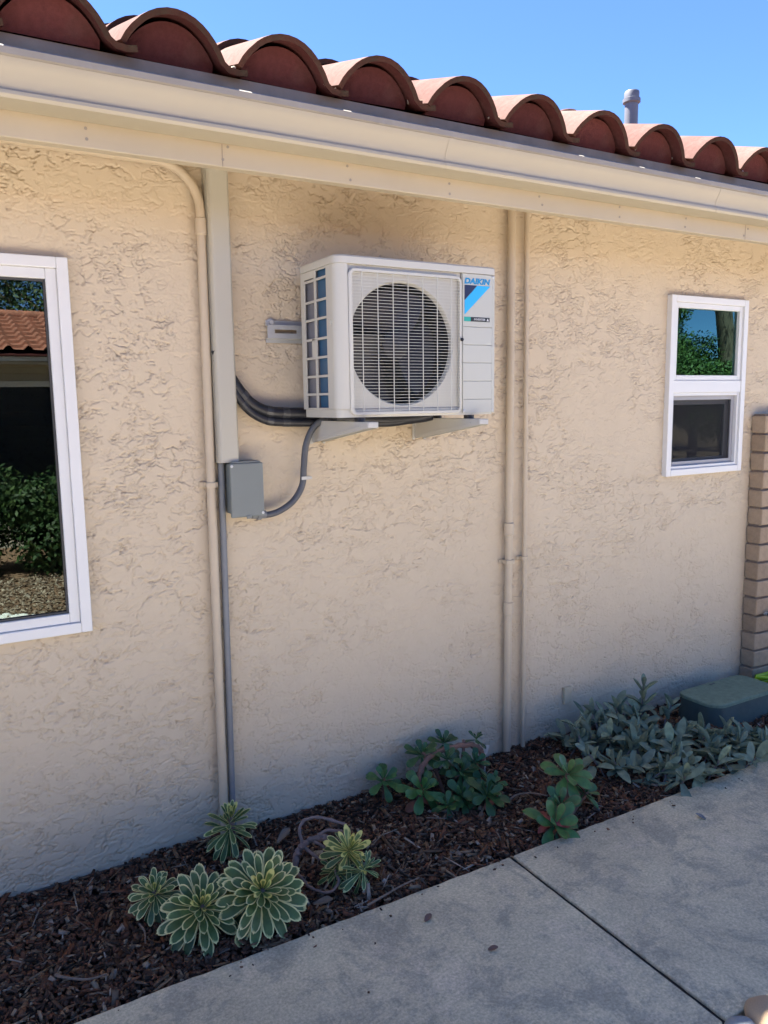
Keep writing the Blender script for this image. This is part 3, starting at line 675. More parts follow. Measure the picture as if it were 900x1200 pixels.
# grille frame and wires
def rr2(x0, x1, z0, z1, r, seg=6):
    out = []
    for (cx_, cz_, a0) in ((x0+r, z0+r, PI), (x1-r, z0+r, 1.5*PI), (x1-r, z1-r, 0), (x0+r, z1-r, .5*PI)):
        for k in range(seg+1): a = a0+k*PI/2/seg; out.append((cx_+r*math.cos(a), cz_+r*math.sin(a)))
    return out
gx0, gx1, gz0, gz1 = 1.2695, 1.741, 1.6175, 2.118
A = rr2(gx0, gx1, gz0, gz1, .026); B = rr2(gx0+.013, gx1-.011, gz0+.012, gz1-.012, .012); n = len(A)
g = G(); yo, yi = YF-.005, YF+.006
A2 = rr2(gx0+.003, gx1-.003, gz0+.003, gz1-.003, .024)
g.add([(x, yi, z) for x, z in A] + [(x, yo+.003, z) for x, z in A] + [(x, yo, z) for x, z in A2] + [(x, yo, z) for x, z in B] + [(x, yi, z) for x, z in B],
      [(j*n+i, j*n+(i+1) % n, (j+1)*n+(i+1) % n, (j+1)*n+i) for j in range(4) for i in range(n)])
guard = part('fan_guard', g, 'ac', ac, smooth=30)
wx0, wx1, wz0, wz1 = gx0+.0125, gx1-.0105, gz0+.0115, gz1-.0115
NW = 44
gw = G(); gw.box(wx0, wx1, -.001, .001, -.0007, .0007); mw = mesh('guard_wire', gw, 'ac_wire')
for k in range(NW):
    link('guard_wire', mw, guard, M=Matrix.Translation((0, YF-.003, wz0+(k+.5)*(wz1-wz0)/NW)))
gv = G(); gv.box(-.0011, .0011, -.001, .0018, wz0, wz1); mv = mesh('guard_rib', gv, 'ac_wire')
for k in range(7):
    link('guard_rib', mv, guard, M=Matrix.Translation((wx0+(k+.62)*(wx1-wx0)/7.25, YF-.0052, 0)))
# service panel
sx0, sx1 = 1.7445, X1
g = G(); grooves = [1.669, 1.737, 1.805, 1.871, 1.937]; e = 1.6405
g.box(sx0, sx1, YF+.004, YB, 1.6405, 2.1305)
edges = [1.6175] + [z for gq in grooves for z in (gq-.0007, gq+.0007)] + [2.1295]
for k in range(0, len(edges), 2): g.box(sx0+.002, sx1-.012, YF+.0, YF+.0042, edges[k], edges[k+1])
g.box(sx1-.0118, sx1, YF+.0, YF+.0042, 1.6175, 2.1295)
part('service_panel', g, 'ac_panel', ac, bevel=.0012)
part('screw', G().lathe((1.737, YF-.008, 1.889), (0, -1, 0), [(.0065, 0), (.0065, .003), (.004, .006), (0, .006)], 12), 'dark', ac, smooth=30)
# printed badge
yL = YF-.0012
def flatpoly(name, pts, mat, y=None): part(name, G().prism(pts, 'y', (y or yL), YF+.0005), mat, ac)
flatpoly('badge_triangle', [(1.7545, 2.088), (1.811, 2.088), (1.7545, 2.034)], 'logo_navy')
flatpoly('badge_stripe', [(1.8125, 2.088), (1.873, 2.088), (1.7545, 1.981), (1.7545, 2.032)], 'logo_cyan')
flatpoly('badge_label', [(1.7525, 1.957), (1.782, 1.957), (1.782, 1.973), (1.7525, 1.973)], 'logo_teal')
flatpoly('badge_label', [(1.7822, 1.957), (1.8705, 1.957), (1.8705, 1.973), (1.7822, 1.973)], 'print_black')
def text(body, name, x, z, h, width, mat, shear=0.0, y=yL, off=0.0):
    cu = bpy.data.curves.new('txt', 'FONT'); cu.body = body; cu.size = 1.0; cu.shear = shear; cu.extrude = 0.004; cu.offset = off; cu.space_character = 1.02
    o = bpy.data.objects.new('txt', cu); COL.objects.link(o); bpy.context.view_layer.update()
    me = bpy.data.meshes.new_from_object(o.evaluated_get(bpy.context.evaluated_depsgraph_get())); bpy.data.objects.remove(o)
    co = np.empty(len(me.vertices)*3, np.float32); me.vertices.foreach_get('co', co); co = co.reshape(-1, 3)
    mn = co.min(0); mx = co.max(0); c2 = np.empty_like(co)
    c2[:, 0] = x + (co[:, 0]-mn[0])/(mx[0]-mn[0])*width; c2[:, 2] = z + (co[:, 1]-mn[1])/(mx[1]-mn[1])*h; c2[:, 1] = y - (co[:, 2]-mn[2])/(mx[2]-mn[2]+1e-9)*.0008
    me.vertices.foreach_set('co', c2.ravel()); me.materials.clear(); me.materials.append(MAT[mat]); me.name = name
    return link(name, me, ac)
text('DAIKIN', 'brand_lettering', 1.7535, 2.0925, .0215, .119, 'logo_blue', 0.2, YF-.0004, 0.045)
text('INVERTER', 'badge_lettering', 1.797, 1.9615, .0072, .052, 'print_white', 0.1, yL-.0003, 0.01)
flatpoly('badge_mark', [(1.856, 1.960), (1.866, 1.960), (1.861, 1.970)], 'print_white', yL-.0008)

gs = G(); gs.lathe((0, 0, 0), (0, -1, 0), [(.0055, 0), (.0055, .0015), (.003, .0025), (0, .0025)], 8); ms = mesh('screw', gs, 'galv', 30)
for x, z in ((1.752, 1.627), (1.885, 1.627), (1.885, 2.122)): link('screw', ms, ac, M=Matrix.Translation((x, YF, z)))
for x, z in ((.936, 1.44), (1.05, 1.262)): link('screw', ms, bpy.data.objects['disconnect_box'], M=Matrix.Translation((x, -.0842, z)))
gn = G(); gn.lathe((0, 0, 0), (0, -1, 0), [(.0045, 0), (.0045, .001), (0, .0014)], 8); mn_ = mesh('nail_head', gn, 'lip')
rn = random.Random(4)
for k in range(22):
    for z in (2.385, 2.42): link('nail_head', mn_, house, M=Matrix.Translation((-1.2+k*.406+rn.uniform(-.02, .02), -.4522, z+rn.uniform(-.006, .006))))
for xs in (.82, 3.26): part('board_joint', G().box(xs, xs+.0025, -.4526, -.452, 2.366, 2.43), 'drip', house)

# ------------------------------------------------------------------ small wall plate
t = thing('wall_plate', 'small blank plate painted beige low on the stucco wall', 'wall plate', (2.655, 0, .15))
part('plate', G().box(2.638, 2.685, -.012, .004, .150, .236), 'tan_plate', t, bevel=.002)
part('screw', G().lathe((2.661, -.012, .193), (0, -1, 0), [(.004, 0), (.003, .0015), (0, .0018)], 8), 'tan_plate', t)

# ------------------------------------------------------------------ block wall at the right
bw = thing('block_wall', 'tan slump block garden wall end with dark mortar joints beside the right window', 'block wall', (4.5, -.04, 0))
part('mortar_core', G().box(4.034, 5.25, -.070, -.004, -.03, 1.565), 'mortar', bw)
H = 1.567/15; rb = random.Random(5); blocks = {}
def block_mesh(L):
    g = G(); g.box(0, L, -.088, 0, 0, H-.012)
    bm = bmesh.new(); me = mesh('block', g, 'block'); bm.from_mesh(me)
    bmesh.ops.subdivide_edges(bm, edges=[e for e in bm.edges if e.calc_length() > .12], cuts=3)
    bmesh.ops.bevel(bm, geom=list(bm.edges), offset=.004, segments=1, affect='EDGES') if False else None
    for v in bm.verts: v.co += Vector((rb.uniform(-.002, .002), rb.uniform(-.003, .003), rb.uniform(-.002, .002)))
    bm.to_mesh(me); bm.free(); return me
for L in (.39, .19, .39001): blocks[L] = block_mesh(L)
for k in range(15):
    x = 4.024; seq = [.39, .39001, .39] if k % 2 else [.19, .39, .39001, .19]
    for L in seq:
        o = link('block', blocks[L], bw, bevel=.006, M=Matrix.Translation((x + (rb.uniform(-.003, .003)), -.001+rb.uniform(-.002, .002), k*H)))
        x += L+.012
t = thing('faucet_knob', 'small dark blue faucet knob sticking out of the tan block wall', 'faucet', (4.10, -.1, .42))
part('spindle', G().lathe((4.105, -.086, .42), (0, -1, 0), [(.012, 0), (.008, .004), (.008, .03)], 10), 'galv', t, smooth=30)
g = G(); g.lathe((4.105, -.116, .42), (0, -1, 0), [(0, -.001), (.012, 0), (.022, .002), (.022, .012), (.01, .014), (0, .014)], 8); part('knob', g, 'blueplastic', t, smooth=30)

# ------------------------------------------------------------------ utility box, hose
t = thing('valve_box', 'dark green ground utility box with a pale textured lid below the right window', 'utility box', (3.6, -.24, 0))
bo = rrect(3.312, 3.86, -.384, -.115, .085, .06, 8); ti = rrect(3.326, 3.846, -.370, -.129, .08, .055, 8); n = len(bo)
g = G(); g.add([(x, y, -.03) for x, y in bo] + [(x*.985+.053, y, .095) for x, y in ti], [tuple(range(n-1, -1, -1)), tuple(range(n, 2*n))] + [(i, (i+1) % n, n+(i+1) % n, n+i) for i in range(n)])
part('box_body', g, 'boxside', t, smooth=35)
l1 = rrect(3.32, 3.85, -.376, -.123, .082, .058, 8); l2 = rrect(3.325, 3.845, -.371, -.128, .078, .054, 8)
g = G(); g.add([(x, y, .0955) for x, y in l1] + [(x, y, .110) for x, y in l1] + [(x, y, .114) for x, y in l2], [tuple(range(n-1, -1, -1)), tuple(range(2*n, 3*n))] + [(j*n+i, j*n+(i+1) % n, (j+1)*n+(i+1) % n, (j+1)*n+i) for j in range(2) for i in range(n)])
lidp = part('lid', g, 'lid', t, smooth=30)
part('lift_slot', G().box(3.56, 3.60, -.155, -.145, .1135, .1148), 'boxside', lidp)
hp = []
for k in range(3*28+1):
    a = 2*PI*k/28 + 2.2; lay = k/28
    hp.append((4.055+.125*math.cos(a)*(1+.04*lay), -.225+.105*math.sin(a), .012+.021*lay+.01*math.sin(3*a)))
hp += [(4.25, -.3, .03), (4.6, -.42, .0), (5.2, -.45, -.005)]
t = thing('garden_hose', 'bright lime green garden hose coiled behind the utility box', 'hose', (4.05, -.225, 0))
part('tube', G().tube(hp, .0115, 10), 'hose', t, smooth=True)

# ------------------------------------------------------------------ plants
def leaf_mesh(name, prof, mat, thick=.06, cup=.25, bend=-.15, rows=8, nc=2, tip=0.0):
    g = G(); S = [-1 + k/nc for k in range(2*nc+1)]; ns = len(S); uv = []
    def w(t):
        for (a, wa), (b, wb) in zip(prof[:-1], prof[1:]):
            if a <= t <= b: q = (t-a)/(b-a); return wa+(wb-wa)*q
        return prof[-1][1]
    for side in (1, -1):
        for j in range(rows+1):
            t = 1-(1-j/rows)**1.5; ww = w(t)
            for s in S:
                th = thick*(1-s*s)*(1-t**6)*(.4+.6*min(1, ww/.2))*.5
                zz = bend*t*t + cup*s*s*ww + (th if side > 0 else -th*1.6)
                yy = s*ww; xx = t - (0.06*s*s if j == rows else 0) + (tip if j == rows and abs(s) < .01 else 0)
                g.v.append((xx, yy, zz)); uv.append((s*.5+.5, t))
    M_ = (rows+1)*ns
    for b in (0, M_):
        for j in range(rows):
            for i in range(ns-1):
                q = (b+j*ns+i, b+j*ns+i+1, b+(j+1)*ns+i+1, b+(j+1)*ns+i)
                g.f.append(q if b == 0 else q[::-1])
    me = bpy.data.meshes.new(name); me.from_pydata(g.v, [], g.f); me.materials.append(MAT[mat])
    ul = me.uv_layers.new(name='UVMap'); li = np.empty(len(me.loops), np.int32); me.loops.foreach_get('vertex_index', li)
    ul.data.foreach_set('uv', np.array(uv, np.float32)[li].ravel())
    me.polygons.foreach_set('use_smooth', [True]*len(me.polygons)); me.update(); return me
SP = [(0, .045), (.3, .07), (.55, .115), (.70, .138), (.80, .135), (.88, .108), (.95, .06), (1, .006)]
AEO = [leaf_mesh('leaf', SP, 'aeo', .07, .30, b) for b in (-.05, -.16, -.30)]
AEOY = [leaf_mesh('leaf', SP, 'aeo_y', .07, .30, b) for b in (.10, -.1)]
DKL = [leaf_mesh('leaf', [(0, .05), (.3, .10), (.55, .18), (.72, .222), (.84, .215), (.93, .16), (1, .03)], 'darkleaf', .09, .3, b) for b in (-.02, -.2)]
RDL = [leaf_mesh('leaf', [(0, .06), (.3, .14), (.55, .23), (.7, .25), (.83, .225), (.93, .14), (1, .02)], 'redleaf', .09, .3, b) for b in (0, -.2)]
RDO = [leaf_mesh('leaf', [(0, .05), (.35, .17), (.6, .25), (.82, .20), (1, .02)], 'redold', .08, .3, -.25)]
SLV = [leaf_mesh('leaf', [(0, .07), (.25, .14), (.5, .185), (.75, .16), (.9, .095), (1, .02)], 'silver', .09, .45, b) for b in (.08, -.12, -.28)]
def basis(d, up):
    x = d.normalized(); z = (up - x*up.dot(x)); z.normalize(); y = z.cross(x)
    return Matrix(((x.x, y.x, z.x, 0), (x.y, y.y, z.y, 0), (x.z, y.z, z.z, 0), (0, 0, 0, 1)))
def rosette(parent, c, axis, R, n, rng, meshes, e0=78, e1=-18, drop=.35, inner=None, ninner=0, tint=(1, 1, 1), tv=.15, pw=.75, ang0=0, lmin=.42, wid=1.0, lfun=None):
    c = Vector(c); ax = Vector(axis).normalized(); a = ax.orthogonal().normalized(); b = ax.cross(a)
    for i in range(n):
        t = (i+.5)/n; th = ang0 + i*2.39996 + rng.uniform(-.12, .12)
        e = math.radians(e0+(e1-e0)*t**pw + rng.uniform(-9, 9)); L = R*(lmin+(1-lmin)*min(1, t*1.6)**.7)*rng.uniform(.9, 1.07)
        rad = a*math.cos(th)+b*math.sin(th); d = rad*math.cos(e)+ax*math.sin(e); up = -rad*math.sin(e)+ax*math.cos(e)
        p = c - ax*(drop*R*t) + rad*R*(.03+.05*t)
        me = inner[i % len(inner)] if (inner and i < ninner) else meshes[min(len(meshes)-1, int(t*len(meshes)+rng.uniform(-.3, .3)))] if len(meshes) > 1 else meshes[0]
        k = 1+rng.uniform(-tv, tv)
        Mx = Matrix.Translation(p) @ basis(d, up) @ Euler((rng.uniform(-.25, .25), rng.uniform(-.08, .08), rng.uniform(-.1, .1))).to_matrix().to_4x4() @ Matrix.Diagonal((L, L*wid*rng.uniform(.9, 1.08), L, 1))
        link('leaf', me, parent, M=Mx, color=(tint[0]*k, tint[1]*k*rng.uniform(.95, 1.05), tint[2]*k))
def stem(parent, pts, r0, r1, mat='stem', name='stem', n=8, k=5):
    P = smooth_path(pts, k); rng = random.Random(len(pts)*7+int(r0*1e5)); P = [P[0]] + [q + Vector((rng.uniform(-1, 1), rng.uniform(-1, 1), rng.uniform(-1, 1)))*r0*.28 for q in P[1:]]
    part(name, G().tube(P, r0, n, radii=[(r0+(r1-r0)*i/(len(P)-1))*rng.uniform(.82, 1.2) for i in range(len(P))]), mat, parent, smooth=True)
R1 = random.Random(21)
AG = 'variegated rosette succulents in the mulch'
def aeonium(label, c, axis, R, n, base, **kw):
    t = thing('aeonium', label, 'succulent', (base[0], base[1], -.02), AG)
    stem(t, [(base[0], base[1], -.03), ((base[0]+c[0])/2+.005, (base[1]+c[1])/2, (c[2]-.03)*.5), (c[0], c[1], c[2])], .013, .010)
    rosette(t, c, axis, R, n, R1, AEO, inner=AEOY, ninner=kw.pop('ninner', int(n*.08)), **kw)
    return t
aeonium('largest green and cream striped rosette at the edge of the concrete', (.795, -.625, .135), (-.12, -.72, .75), 0.152, 86, (.83, -.55), e0=75, e1=-38, drop=.55, ang0=.4)
aeonium('middle sized green and cream rosette left of the largest one', (.622, -.548, .095), (-.05, -.66, .78), 0.134, 70, (.64, -.49), e1=-34, drop=.5, ang0=1.1)
aeonium('smallest cream edged rosette, at the left end of the row', (.517, -.365, .075), (-.1, -.6, .8), 0.088, 48, (.53, -.32), e1=-28, drop=.45, ang0=2.0, ninner=7)
aeonium('upright green and cream rosette at the foot of the tan pipe', (.852, -.155, .145), (.05, -.22, .98), .105, 50, (.86, -.12), e0=85, e1=-62, drop=.95, pw=1.0, ang0=.2, ninner=7, wid=.85, tint=(.85, .92, .9))
# sprawling one with twisted stems
t = thing('aeonium', 'sprawling yellow tinged rosettes on bare twisted grey stems', 'succulent', (1.06, -.36, -.02), AG)
stem(t, [(.985, -.40, -.03), (1.01, -.38, .03), (1.03, -.372, .066), (1.06, -.366, .083), (1.10, -.39, .10), (1.125, -.42, .105)], .0125, .011)
stem(t, [(1.045, -.365, .075), (1.055, -.33, .125), (1.09, -.33, .15), (1.14, -.36, .15), (1.20, -.42, .135)], .0062, .0055, name='branch')
stem(t, [(1.09, -.385, .10), (1.13, -.40, .125), (1.17, -.44, .13)], .0062, .0055, name='branch')
stem(t, [(1.05, -.37, .07), (1.075, -.42, .05), (1.11, -.47, .045), (1.14, -.52, .05)], .0062, .005, name='branch')
stem(t, [(1.0, -.40, .02), (.99, -.46, .03), (1.005, -.53, .015), (1.05, -.575, .01), (1.09, -.57, .03), (1.10, -.52, .045)], .0052, .0045, name='branch')
stem(t, [(1.085, -.39, .09), (1.105, -.44, .08), (1.115, -.49, .06)], .006, .005, name='branch')
rosette(t, (1.155, -.535, .115), (.05, -.62, .78), .098, 40, R1, [AEOY[1], AEO[1], AEO[2]], e1=-40, drop=.5, inner=AEOY, ninner=22, tint=(.95, .95, .85), wid=.9)
rosette(t, (1.185, -.60, .075), (.45, -.45, .75), .085, 26, R1, AEO, e0=75, e1=-68, drop=.6, tint=(.8, .95, .95), wid=.8, pw=1.0)
rosette(t, (1.105, -.525, .045), (-.25, -.5, .8), .07, 22, R1, AEO, e1=-25, tint=(.55, .65, .6), wid=.75)
# dark green clump
t = thing('dark_succulent', 'dark green leafy succulent clump with brown arching stems against the wall', 'succulent', (1.84, -.2, -.02))
stem(t, [(1.66, -.20, -.02), (1.68, -.16, .09), (1.75, -.14, .15), (1.85, -.15, .17), (1.94, -.17, .165), (1.99, -.18, .13), (2.0, -.17, .03)], .012, .013, 'redstem')
stem(t, [(1.80, -.17, -.02), (1.77, -.14, .1), (1.73, -.11, .16)], .009, .007, 'redstem', 'branch')
stem(t, [(1.88, -.2, -.02), (1.90, -.17, .1), (1.92, -.15, .19)], .009, .007, 'redstem', 'branch')
R2 = random.Random(5)
for (c, ax, R, n, tn) in (((1.735, -.10, .155), (-.1, -.35, .9), .085, 14, (.95, 1.0, .9)), ((1.86, -.09, .175), (.1, -.3, .95), .075, 13, (.75, .8, .8)), ((1.985, -.15, .185), (0, -.1, 1), .055, 7, (.55, .75, .8)),
                          ((1.645, -.245, .075), (-.1, -.6, .8), .105, 15, (1.15, 1.35, 1.05)), ((1.85, -.24, .10), (.1, -.5, .85), .09, 16, (.6, .75, .7)), ((1.81, -.19, .15), (.1, -.5, .85), .07, 12, (.6, .75, .7)),
                          ((1.93, -.23, .12), (.2, -.5, .8), .075, 14, (.55, .8, .8)), ((1.79, -.33, .045), (0, -.6, .8), .085, 15, (.7, .85, .75)), ((1.88, -.38, .05), (.2, -.6, .75), .10, 15, (.8, .85, .75)), ((1.945, -.33, .06), (.4, -.4, .8), .08, 13, (.75, .95, .9)), ((1.71, -.33, .03), (-.2, -.5, .8), .07, 11, (.7, .9, .7))):
    rosette(t, c, ax, R, n, R2, DKL, e0=72, e1=-15, drop=.3, tint=tn, tv=.25, lmin=.45, ang0=R2.uniform(0, 6))
rosette(t, (1.62, -.26, .05), (-.3, -.6, .6), .085, 3, R2, RDO, e0=10, e1=-20, tint=(.8, 1.2, .8))
rosette(t, (1.91, -.40, .035), (0, -.6, .6), .07, 3, R2, RDO, e0=10, e1=-20, tint=(.8, 1.2, .8))
t = thing('dark_succulent', 'lone small green rosette left of the dark clump at the wall', 'succulent', (1.545, -.085, -.02))
stem(t, [(1.55, -.085, -.03), (1.548, -.09, .04), (1.545, -.095, .085)], .008, .007, 'redstem')
rosette(t, (1.543, -.10, .085), (-.05, -.4, .9), .082, 13, R2, DKL, e0=75, e1=-12, drop=.3, tint=(1.2, 1.35, 1.15), lmin=.5)
t = thing('plant_tag', 'small white plant label tucked in the dark succulent clump', 'plant tag', (2.02, -.17, 0))
part('label', G().box(-.016, .016, -.001, .001, -.02, .024), 'tag', t).matrix_local = Matrix.Translation((0, 0, .125)) @ Euler((.15, .2, -.3)).to_matrix().to_4x4()
part('stake', G().tube([(2.022, -.168, -.03), (2.021, -.168, .11)], .003, 6), 'tag', t)
# green and red succulent at the kerb
t = thing('red_tipped_succulent', 'bright green succulent with a few red leaves at the concrete edge', 'succulent', (2.07, -.62, -.02))
stem(t, [(2.11, -.60, -.03), (2.13, -.57, .05), (2.15, -.555, .145)], .009, .008, 'redstem'); stem(t, [(2.08, -.61, -.03), (2.03, -.64, .02), (1.99, -.67, .04)], .009, .008, 'redstem'); stem(t, [(2.12, -.6, -.03), (2.2, -.59, .03), (2.235, -.585, .05)], .007, .006, 'redstem')
R3 = random.Random(9)
rosette(t, (2.15, -.56, .15), (-.15, -.55, .85), .105, 14, R3, RDL, e0=70, e1=-10, lmin=.55, tint=(1.0, 1.15, 1.0))
rosette(t, (1.985, -.675, .035), (-.05, -.6, .8), .115, 14, R3, RDL, e0=62, e1=-6, lmin=.6, tint=(.85, 1.1, .95))
rosette(t, (2.235, -.585, .055), (.3, -.5, .8), .075, 10, R3, RDL, e0=65, e1=-10, lmin=.5, tint=(.65, .95, .95))
rosette(t, (2.06, -.62, .07), (-.1, -.4, .9), .09, 5, R3, RDL, e0=70, e1=30, lmin=.7, tint=(.7, .9, 1.0))
rosette(t, (1.96, -.67, .04), (-.5, -.4, .6), .075, 4, R3, RDO, e0=25, e1=-10, tint=(1.1, .8, .8)); rosette(t, (2.21, -.55, .10), (.3, -.2, .8), .06, 3, R3, RDO, e0=15, e1=-10, tint=(.8, .9, .8))
# silver plant
t = thing('silver_leaf_plant', 'spreading clump of blue grey velvety leaves before the utility box', 'plant', (2.85, -.42, -.02))
R4 = random.Random(14); cnt = 0
spots = []
for x, y, h in ((3.02, -.17, .23), (2.65, -.10, .12), (2.58, -.16, .10), (2.72, -.2, .14)): spots.append((x, y, h))
tries = 0
while len(spots) < 58 and tries < 4000:
    tries += 1
    x = R4.uniform(2.50, 3.40); y = R4.uniform(-.70, -.10)
    if y > -.10 - .0*(x-2.4) : continue
    if x < 2.6 and not (-.50 < y < -.10): continue
    if y > -.40 and x > 3.12: continue
    if y < -.60 and x < 2.62 and R4.random() < .3: continue
    if x > 3.2 and y > -.48: continue
    if min((x-a)**2+(y-b)**2 for a, b, _ in spots) < .066**2: continue
    spots.append((x, y, R4.uniform(.05, .13) if y < -.3 else R4.uniform(.08, .16)))
for i, (x, y, h) in enumerate(spots):
    lean = Vector((R4.uniform(-.8, .8), R4.uniform(-.9, .4), 1)) if i else Vector((-.05, -.05, 1)); lean.normalize()
    b = Vector((x, y, -.03)); tip = b + lean*(h+.03)
    stem(t, [b, b.lerp(tip, .5)+Vector((R4.uniform(-.008, .008), R4.uniform(-.008, .008), 0)), tip], .0045, .003, 'silverstem', k=3, n=6)
    nl = 5 if i else 9
    for j in range(nl):
        if cnt >= 299: break
        q = 1 - .62*(j//2)/(nl/2); p = b.lerp(tip, q); th = (j//2)*1.57 + (j % 2)*PI + i*1.9 + R4.uniform(-.25, .25)
        a = lean.orthogonal().normalized(); c2 = lean.cross(a); rad = a*math.cos(th)+c2*math.sin(th)
        e = math.radians(62-52*(1-q)/.62 + R4.uniform(-28, 26)) if i else math.radians(70-60*(1-q)); L = R4.uniform(.082, .135)*(.75+.35*(1-q))
        d = rad*math.cos(e)+lean*math.sin(e); up = -rad*math.sin(e)+lean*math.cos(e); k = R4.uniform(.72, 1.22)
        link('leaf', R4.choice(SLV), t, M=Matrix.Translation(p) @ basis(d, up) @ Matrix.Diagonal((L, L*R4.uniform(.85, 1.15), L, 1)), color=(k, k*R4.uniform(.97, 1.03), k*R4.uniform(.95, 1.05))); cnt += 1

R5 = random.Random(77); src = [([v.co.copy() for v in m_.vertices], [tuple(p.vertices) for p in m_.polygons], [tuple(u.uv) for u in m_.uv_layers[0].data]) for m_ in SLV]
g = G(); uvs = []
for k in range(260):
    x, y, _ = R5.choice(spots); x += R5.uniform(-.06, .06); y = min(-.05, max(-.70, y + R5.uniform(-.06, .06)))
    vs, fs, us = R5.choice(src); th = R5.uniform(0, 2*PI); e = math.radians(R5.uniform(-5, 55)); L = R5.uniform(.06, .12)
    d = Vector((math.cos(th)*math.cos(e), math.sin(th)*math.cos(e), math.sin(e))); up = Vector((-math.cos(th)*math.sin(e), -math.sin(th)*math.sin(e), math.cos(e)))
    Mx = Matrix.Translation((x, y, R5.uniform(-.01, .05))) @ basis(d, up) @ Matrix.Diagonal((L, L, L, 1))
    g.add([Mx @ v for v in vs], fs); uvs += us
me = bpy.data.meshes.new('low_leaves'); me.from_pydata(g.v, [], g.f); me.materials.append(MAT['silver']); ul = me.uv_layers.new(name='UVMap'); ul.data.foreach_set('uv', np.array(uvs, np.float32).ravel()); me.polygons.foreach_set('use_smooth', [True]*len(me.polygons)); me.update()
o = link('low_leaves', me, t, color=(.8, .8, .8)); o['kind'] = 'stuff'

# ------------------------------------------------------------------ mulch
def chips(n, x0, x1, y0, y1, zfun, lr, wr, tr, seed, tilt=.5):
    r = np.random.default_rng(seed)
    L = r.uniform(*lr, n)*r.choice([.6, 1, 1, 1.7], n); W = r.uniform(*wr, n); T = r.uniform(*tr, n)
    px = r.uniform(x0, x1, n); py = r.uniform(y0, y1, n); pz = zfun(px, py) + r.uniform(-.006, .012, n)
    yaw = r.uniform(0, 2*PI, n); pit = r.normal(0, tilt, n); rol = r.normal(0, tilt, n)
    base = np.array([(x, y, z) for z in (-1, 1) for y in (-1, 1) for x in (-1, 1)], float)*.5
    B = base[None]*np.stack([L, W, T], -1)[:, None] ; B = B*r.uniform(.6, 1.25, B.shape)
    cy, sy, cp, sp, cr, sr = np.cos(yaw), np.sin(yaw), np.cos(pit), np.sin(pit), np.cos(rol), np.sin(rol)
    X = B[..., 0]; Y = B[..., 1]*cr[:, None]-B[..., 2]*sr[:, None]; Z = B[..., 1]*sr[:, None]+B[..., 2]*cr[:, None]
    X, Z = X*cp[:, None]-Z*sp[:, None], X*sp[:, None]+Z*cp[:, None]
    X, Y = X*cy[:, None]-Y*sy[:, None], X*sy[:, None]+Y*cy[:, None]
    co = np.stack([X+px[:, None], Y+py[:, None], Z+pz[:, None]], -1)
    # keep chips inside the bed
    co[..., 1] = np.clip(co[..., 1], y0-.004, y1+.002)
    return co.reshape(-1, 3)
BF = np.array([(0, 2, 3, 1), (4, 5, 7, 6), (0, 1, 5, 4), (2, 6, 7, 3), (0, 4, 6, 2), (1, 3, 7, 5)])
def chip_obj(name, co, mat):
    n = len(co)//8; q = (BF[None]+8*np.arange(n)[:, None, None]).reshape(-1, 4).astype(np.int32)
    me = bpy.data.meshes.new(name); me.vertices.add(len(co)); me.vertices.foreach_set('co', co.astype(np.float32).ravel())
    me.loops.add(q.size); me.loops.foreach_set('vertex_index', q.ravel()); me.polygons.add(len(q)); me.polygons.foreach_set('loop_start', np.arange(0, q.size, 4, dtype=np.int32))
    me.update(calc_edges=True); me.materials.append(MAT[mat]); return link(name, me)
zf = lambda x, y: -.024 + .020*(fbm(x*5+40, y*5+40, 201, 3)-.5)*2 + .014*sstep(-.07, -.01, y) - .012*sstep(-.66, -.715, y)
co = np.concatenate([chips(40000, -.4, 5.2, -.708, -.006, zf, (.008, .023), (.006, .015), (.003, .008), 301, .5), chips(2600, -.4, 5.2, -.70, -.01, lambda x, y: zf(x, y)+.006, (.03, .055), (.008, .018), (.003, .006), 302, .3)])
o = chip_obj('bark_mulch', co, 'mulch'); tag(o, 'dark red brown bark chip mulch filling the bed along the wall', 'mulch', kind='stuff')
co = np.concatenate([chips(640, -.2, 4.6, -.70, -.02, lambda x, y: zf(x, y)+.010, (.03, .06), (.003, .006), (.0015, .003), 303, .2), chips(480, -.1, 4.2, -.70, -.05, lambda x, y: zf(x, y)+.010, (.018, .034), (.010, .02), (.001, .002), 304, .5), chips(160, .9, 1.6, -.69, -.35, lambda x, y: zf(x, y)+.012, (.02, .05), (.004, .014), (.001, .002), 305, .5)])
o = chip_obj('leaf_litter', co, 'litter'); tag(o, 'pale dry leaf scraps and splinters scattered on the dark mulch', 'leaf litter', kind='stuff')
# crumbs on the walkway
co = np.concatenate([chips(70, .2, 4.2, -.80, -.72, lambda x, y: x*0+.002, (.003, .010), (.003, .008), (.002, .004), 306, .2), chips(9, .5, 4.2, -1.6, -.8, lambda x, y: x*0+.002, (.003, .009), (.003, .007), (.002, .004), 307, .2)])
wc = co
cd = []
for c_ in range(NC):
    for k in range(9):
        xx = XT0 + c_*PITCH + rt.uniform(.255, .325); v_ = rt.uniform(.0, .16)**1.0
        b_ = slope(0, v_, .034 + rt.uniform(-.002, .004), (xx, -.532, 2.5865))
        cd.append(chips(1, 0, 0, 0, 0, lambda x, y: x*0, (.008, .022), (.004, .012), (.003, .008), 900+c_*10+k, .5)*1.0 + np.array(b_))
tag(chip_obj('roof_debris', np.concatenate(cd), 'litter'), 'dry leaf crumbs caught between the tile fronts above the gutter', 'debris', kind='stuff')
co = wc
o = chip_obj('walkway_crumbs', co, 'mulch'); tag(o, 'dark bark crumbs scattered on the concrete walkway', 'crumbs', kind='stuff')
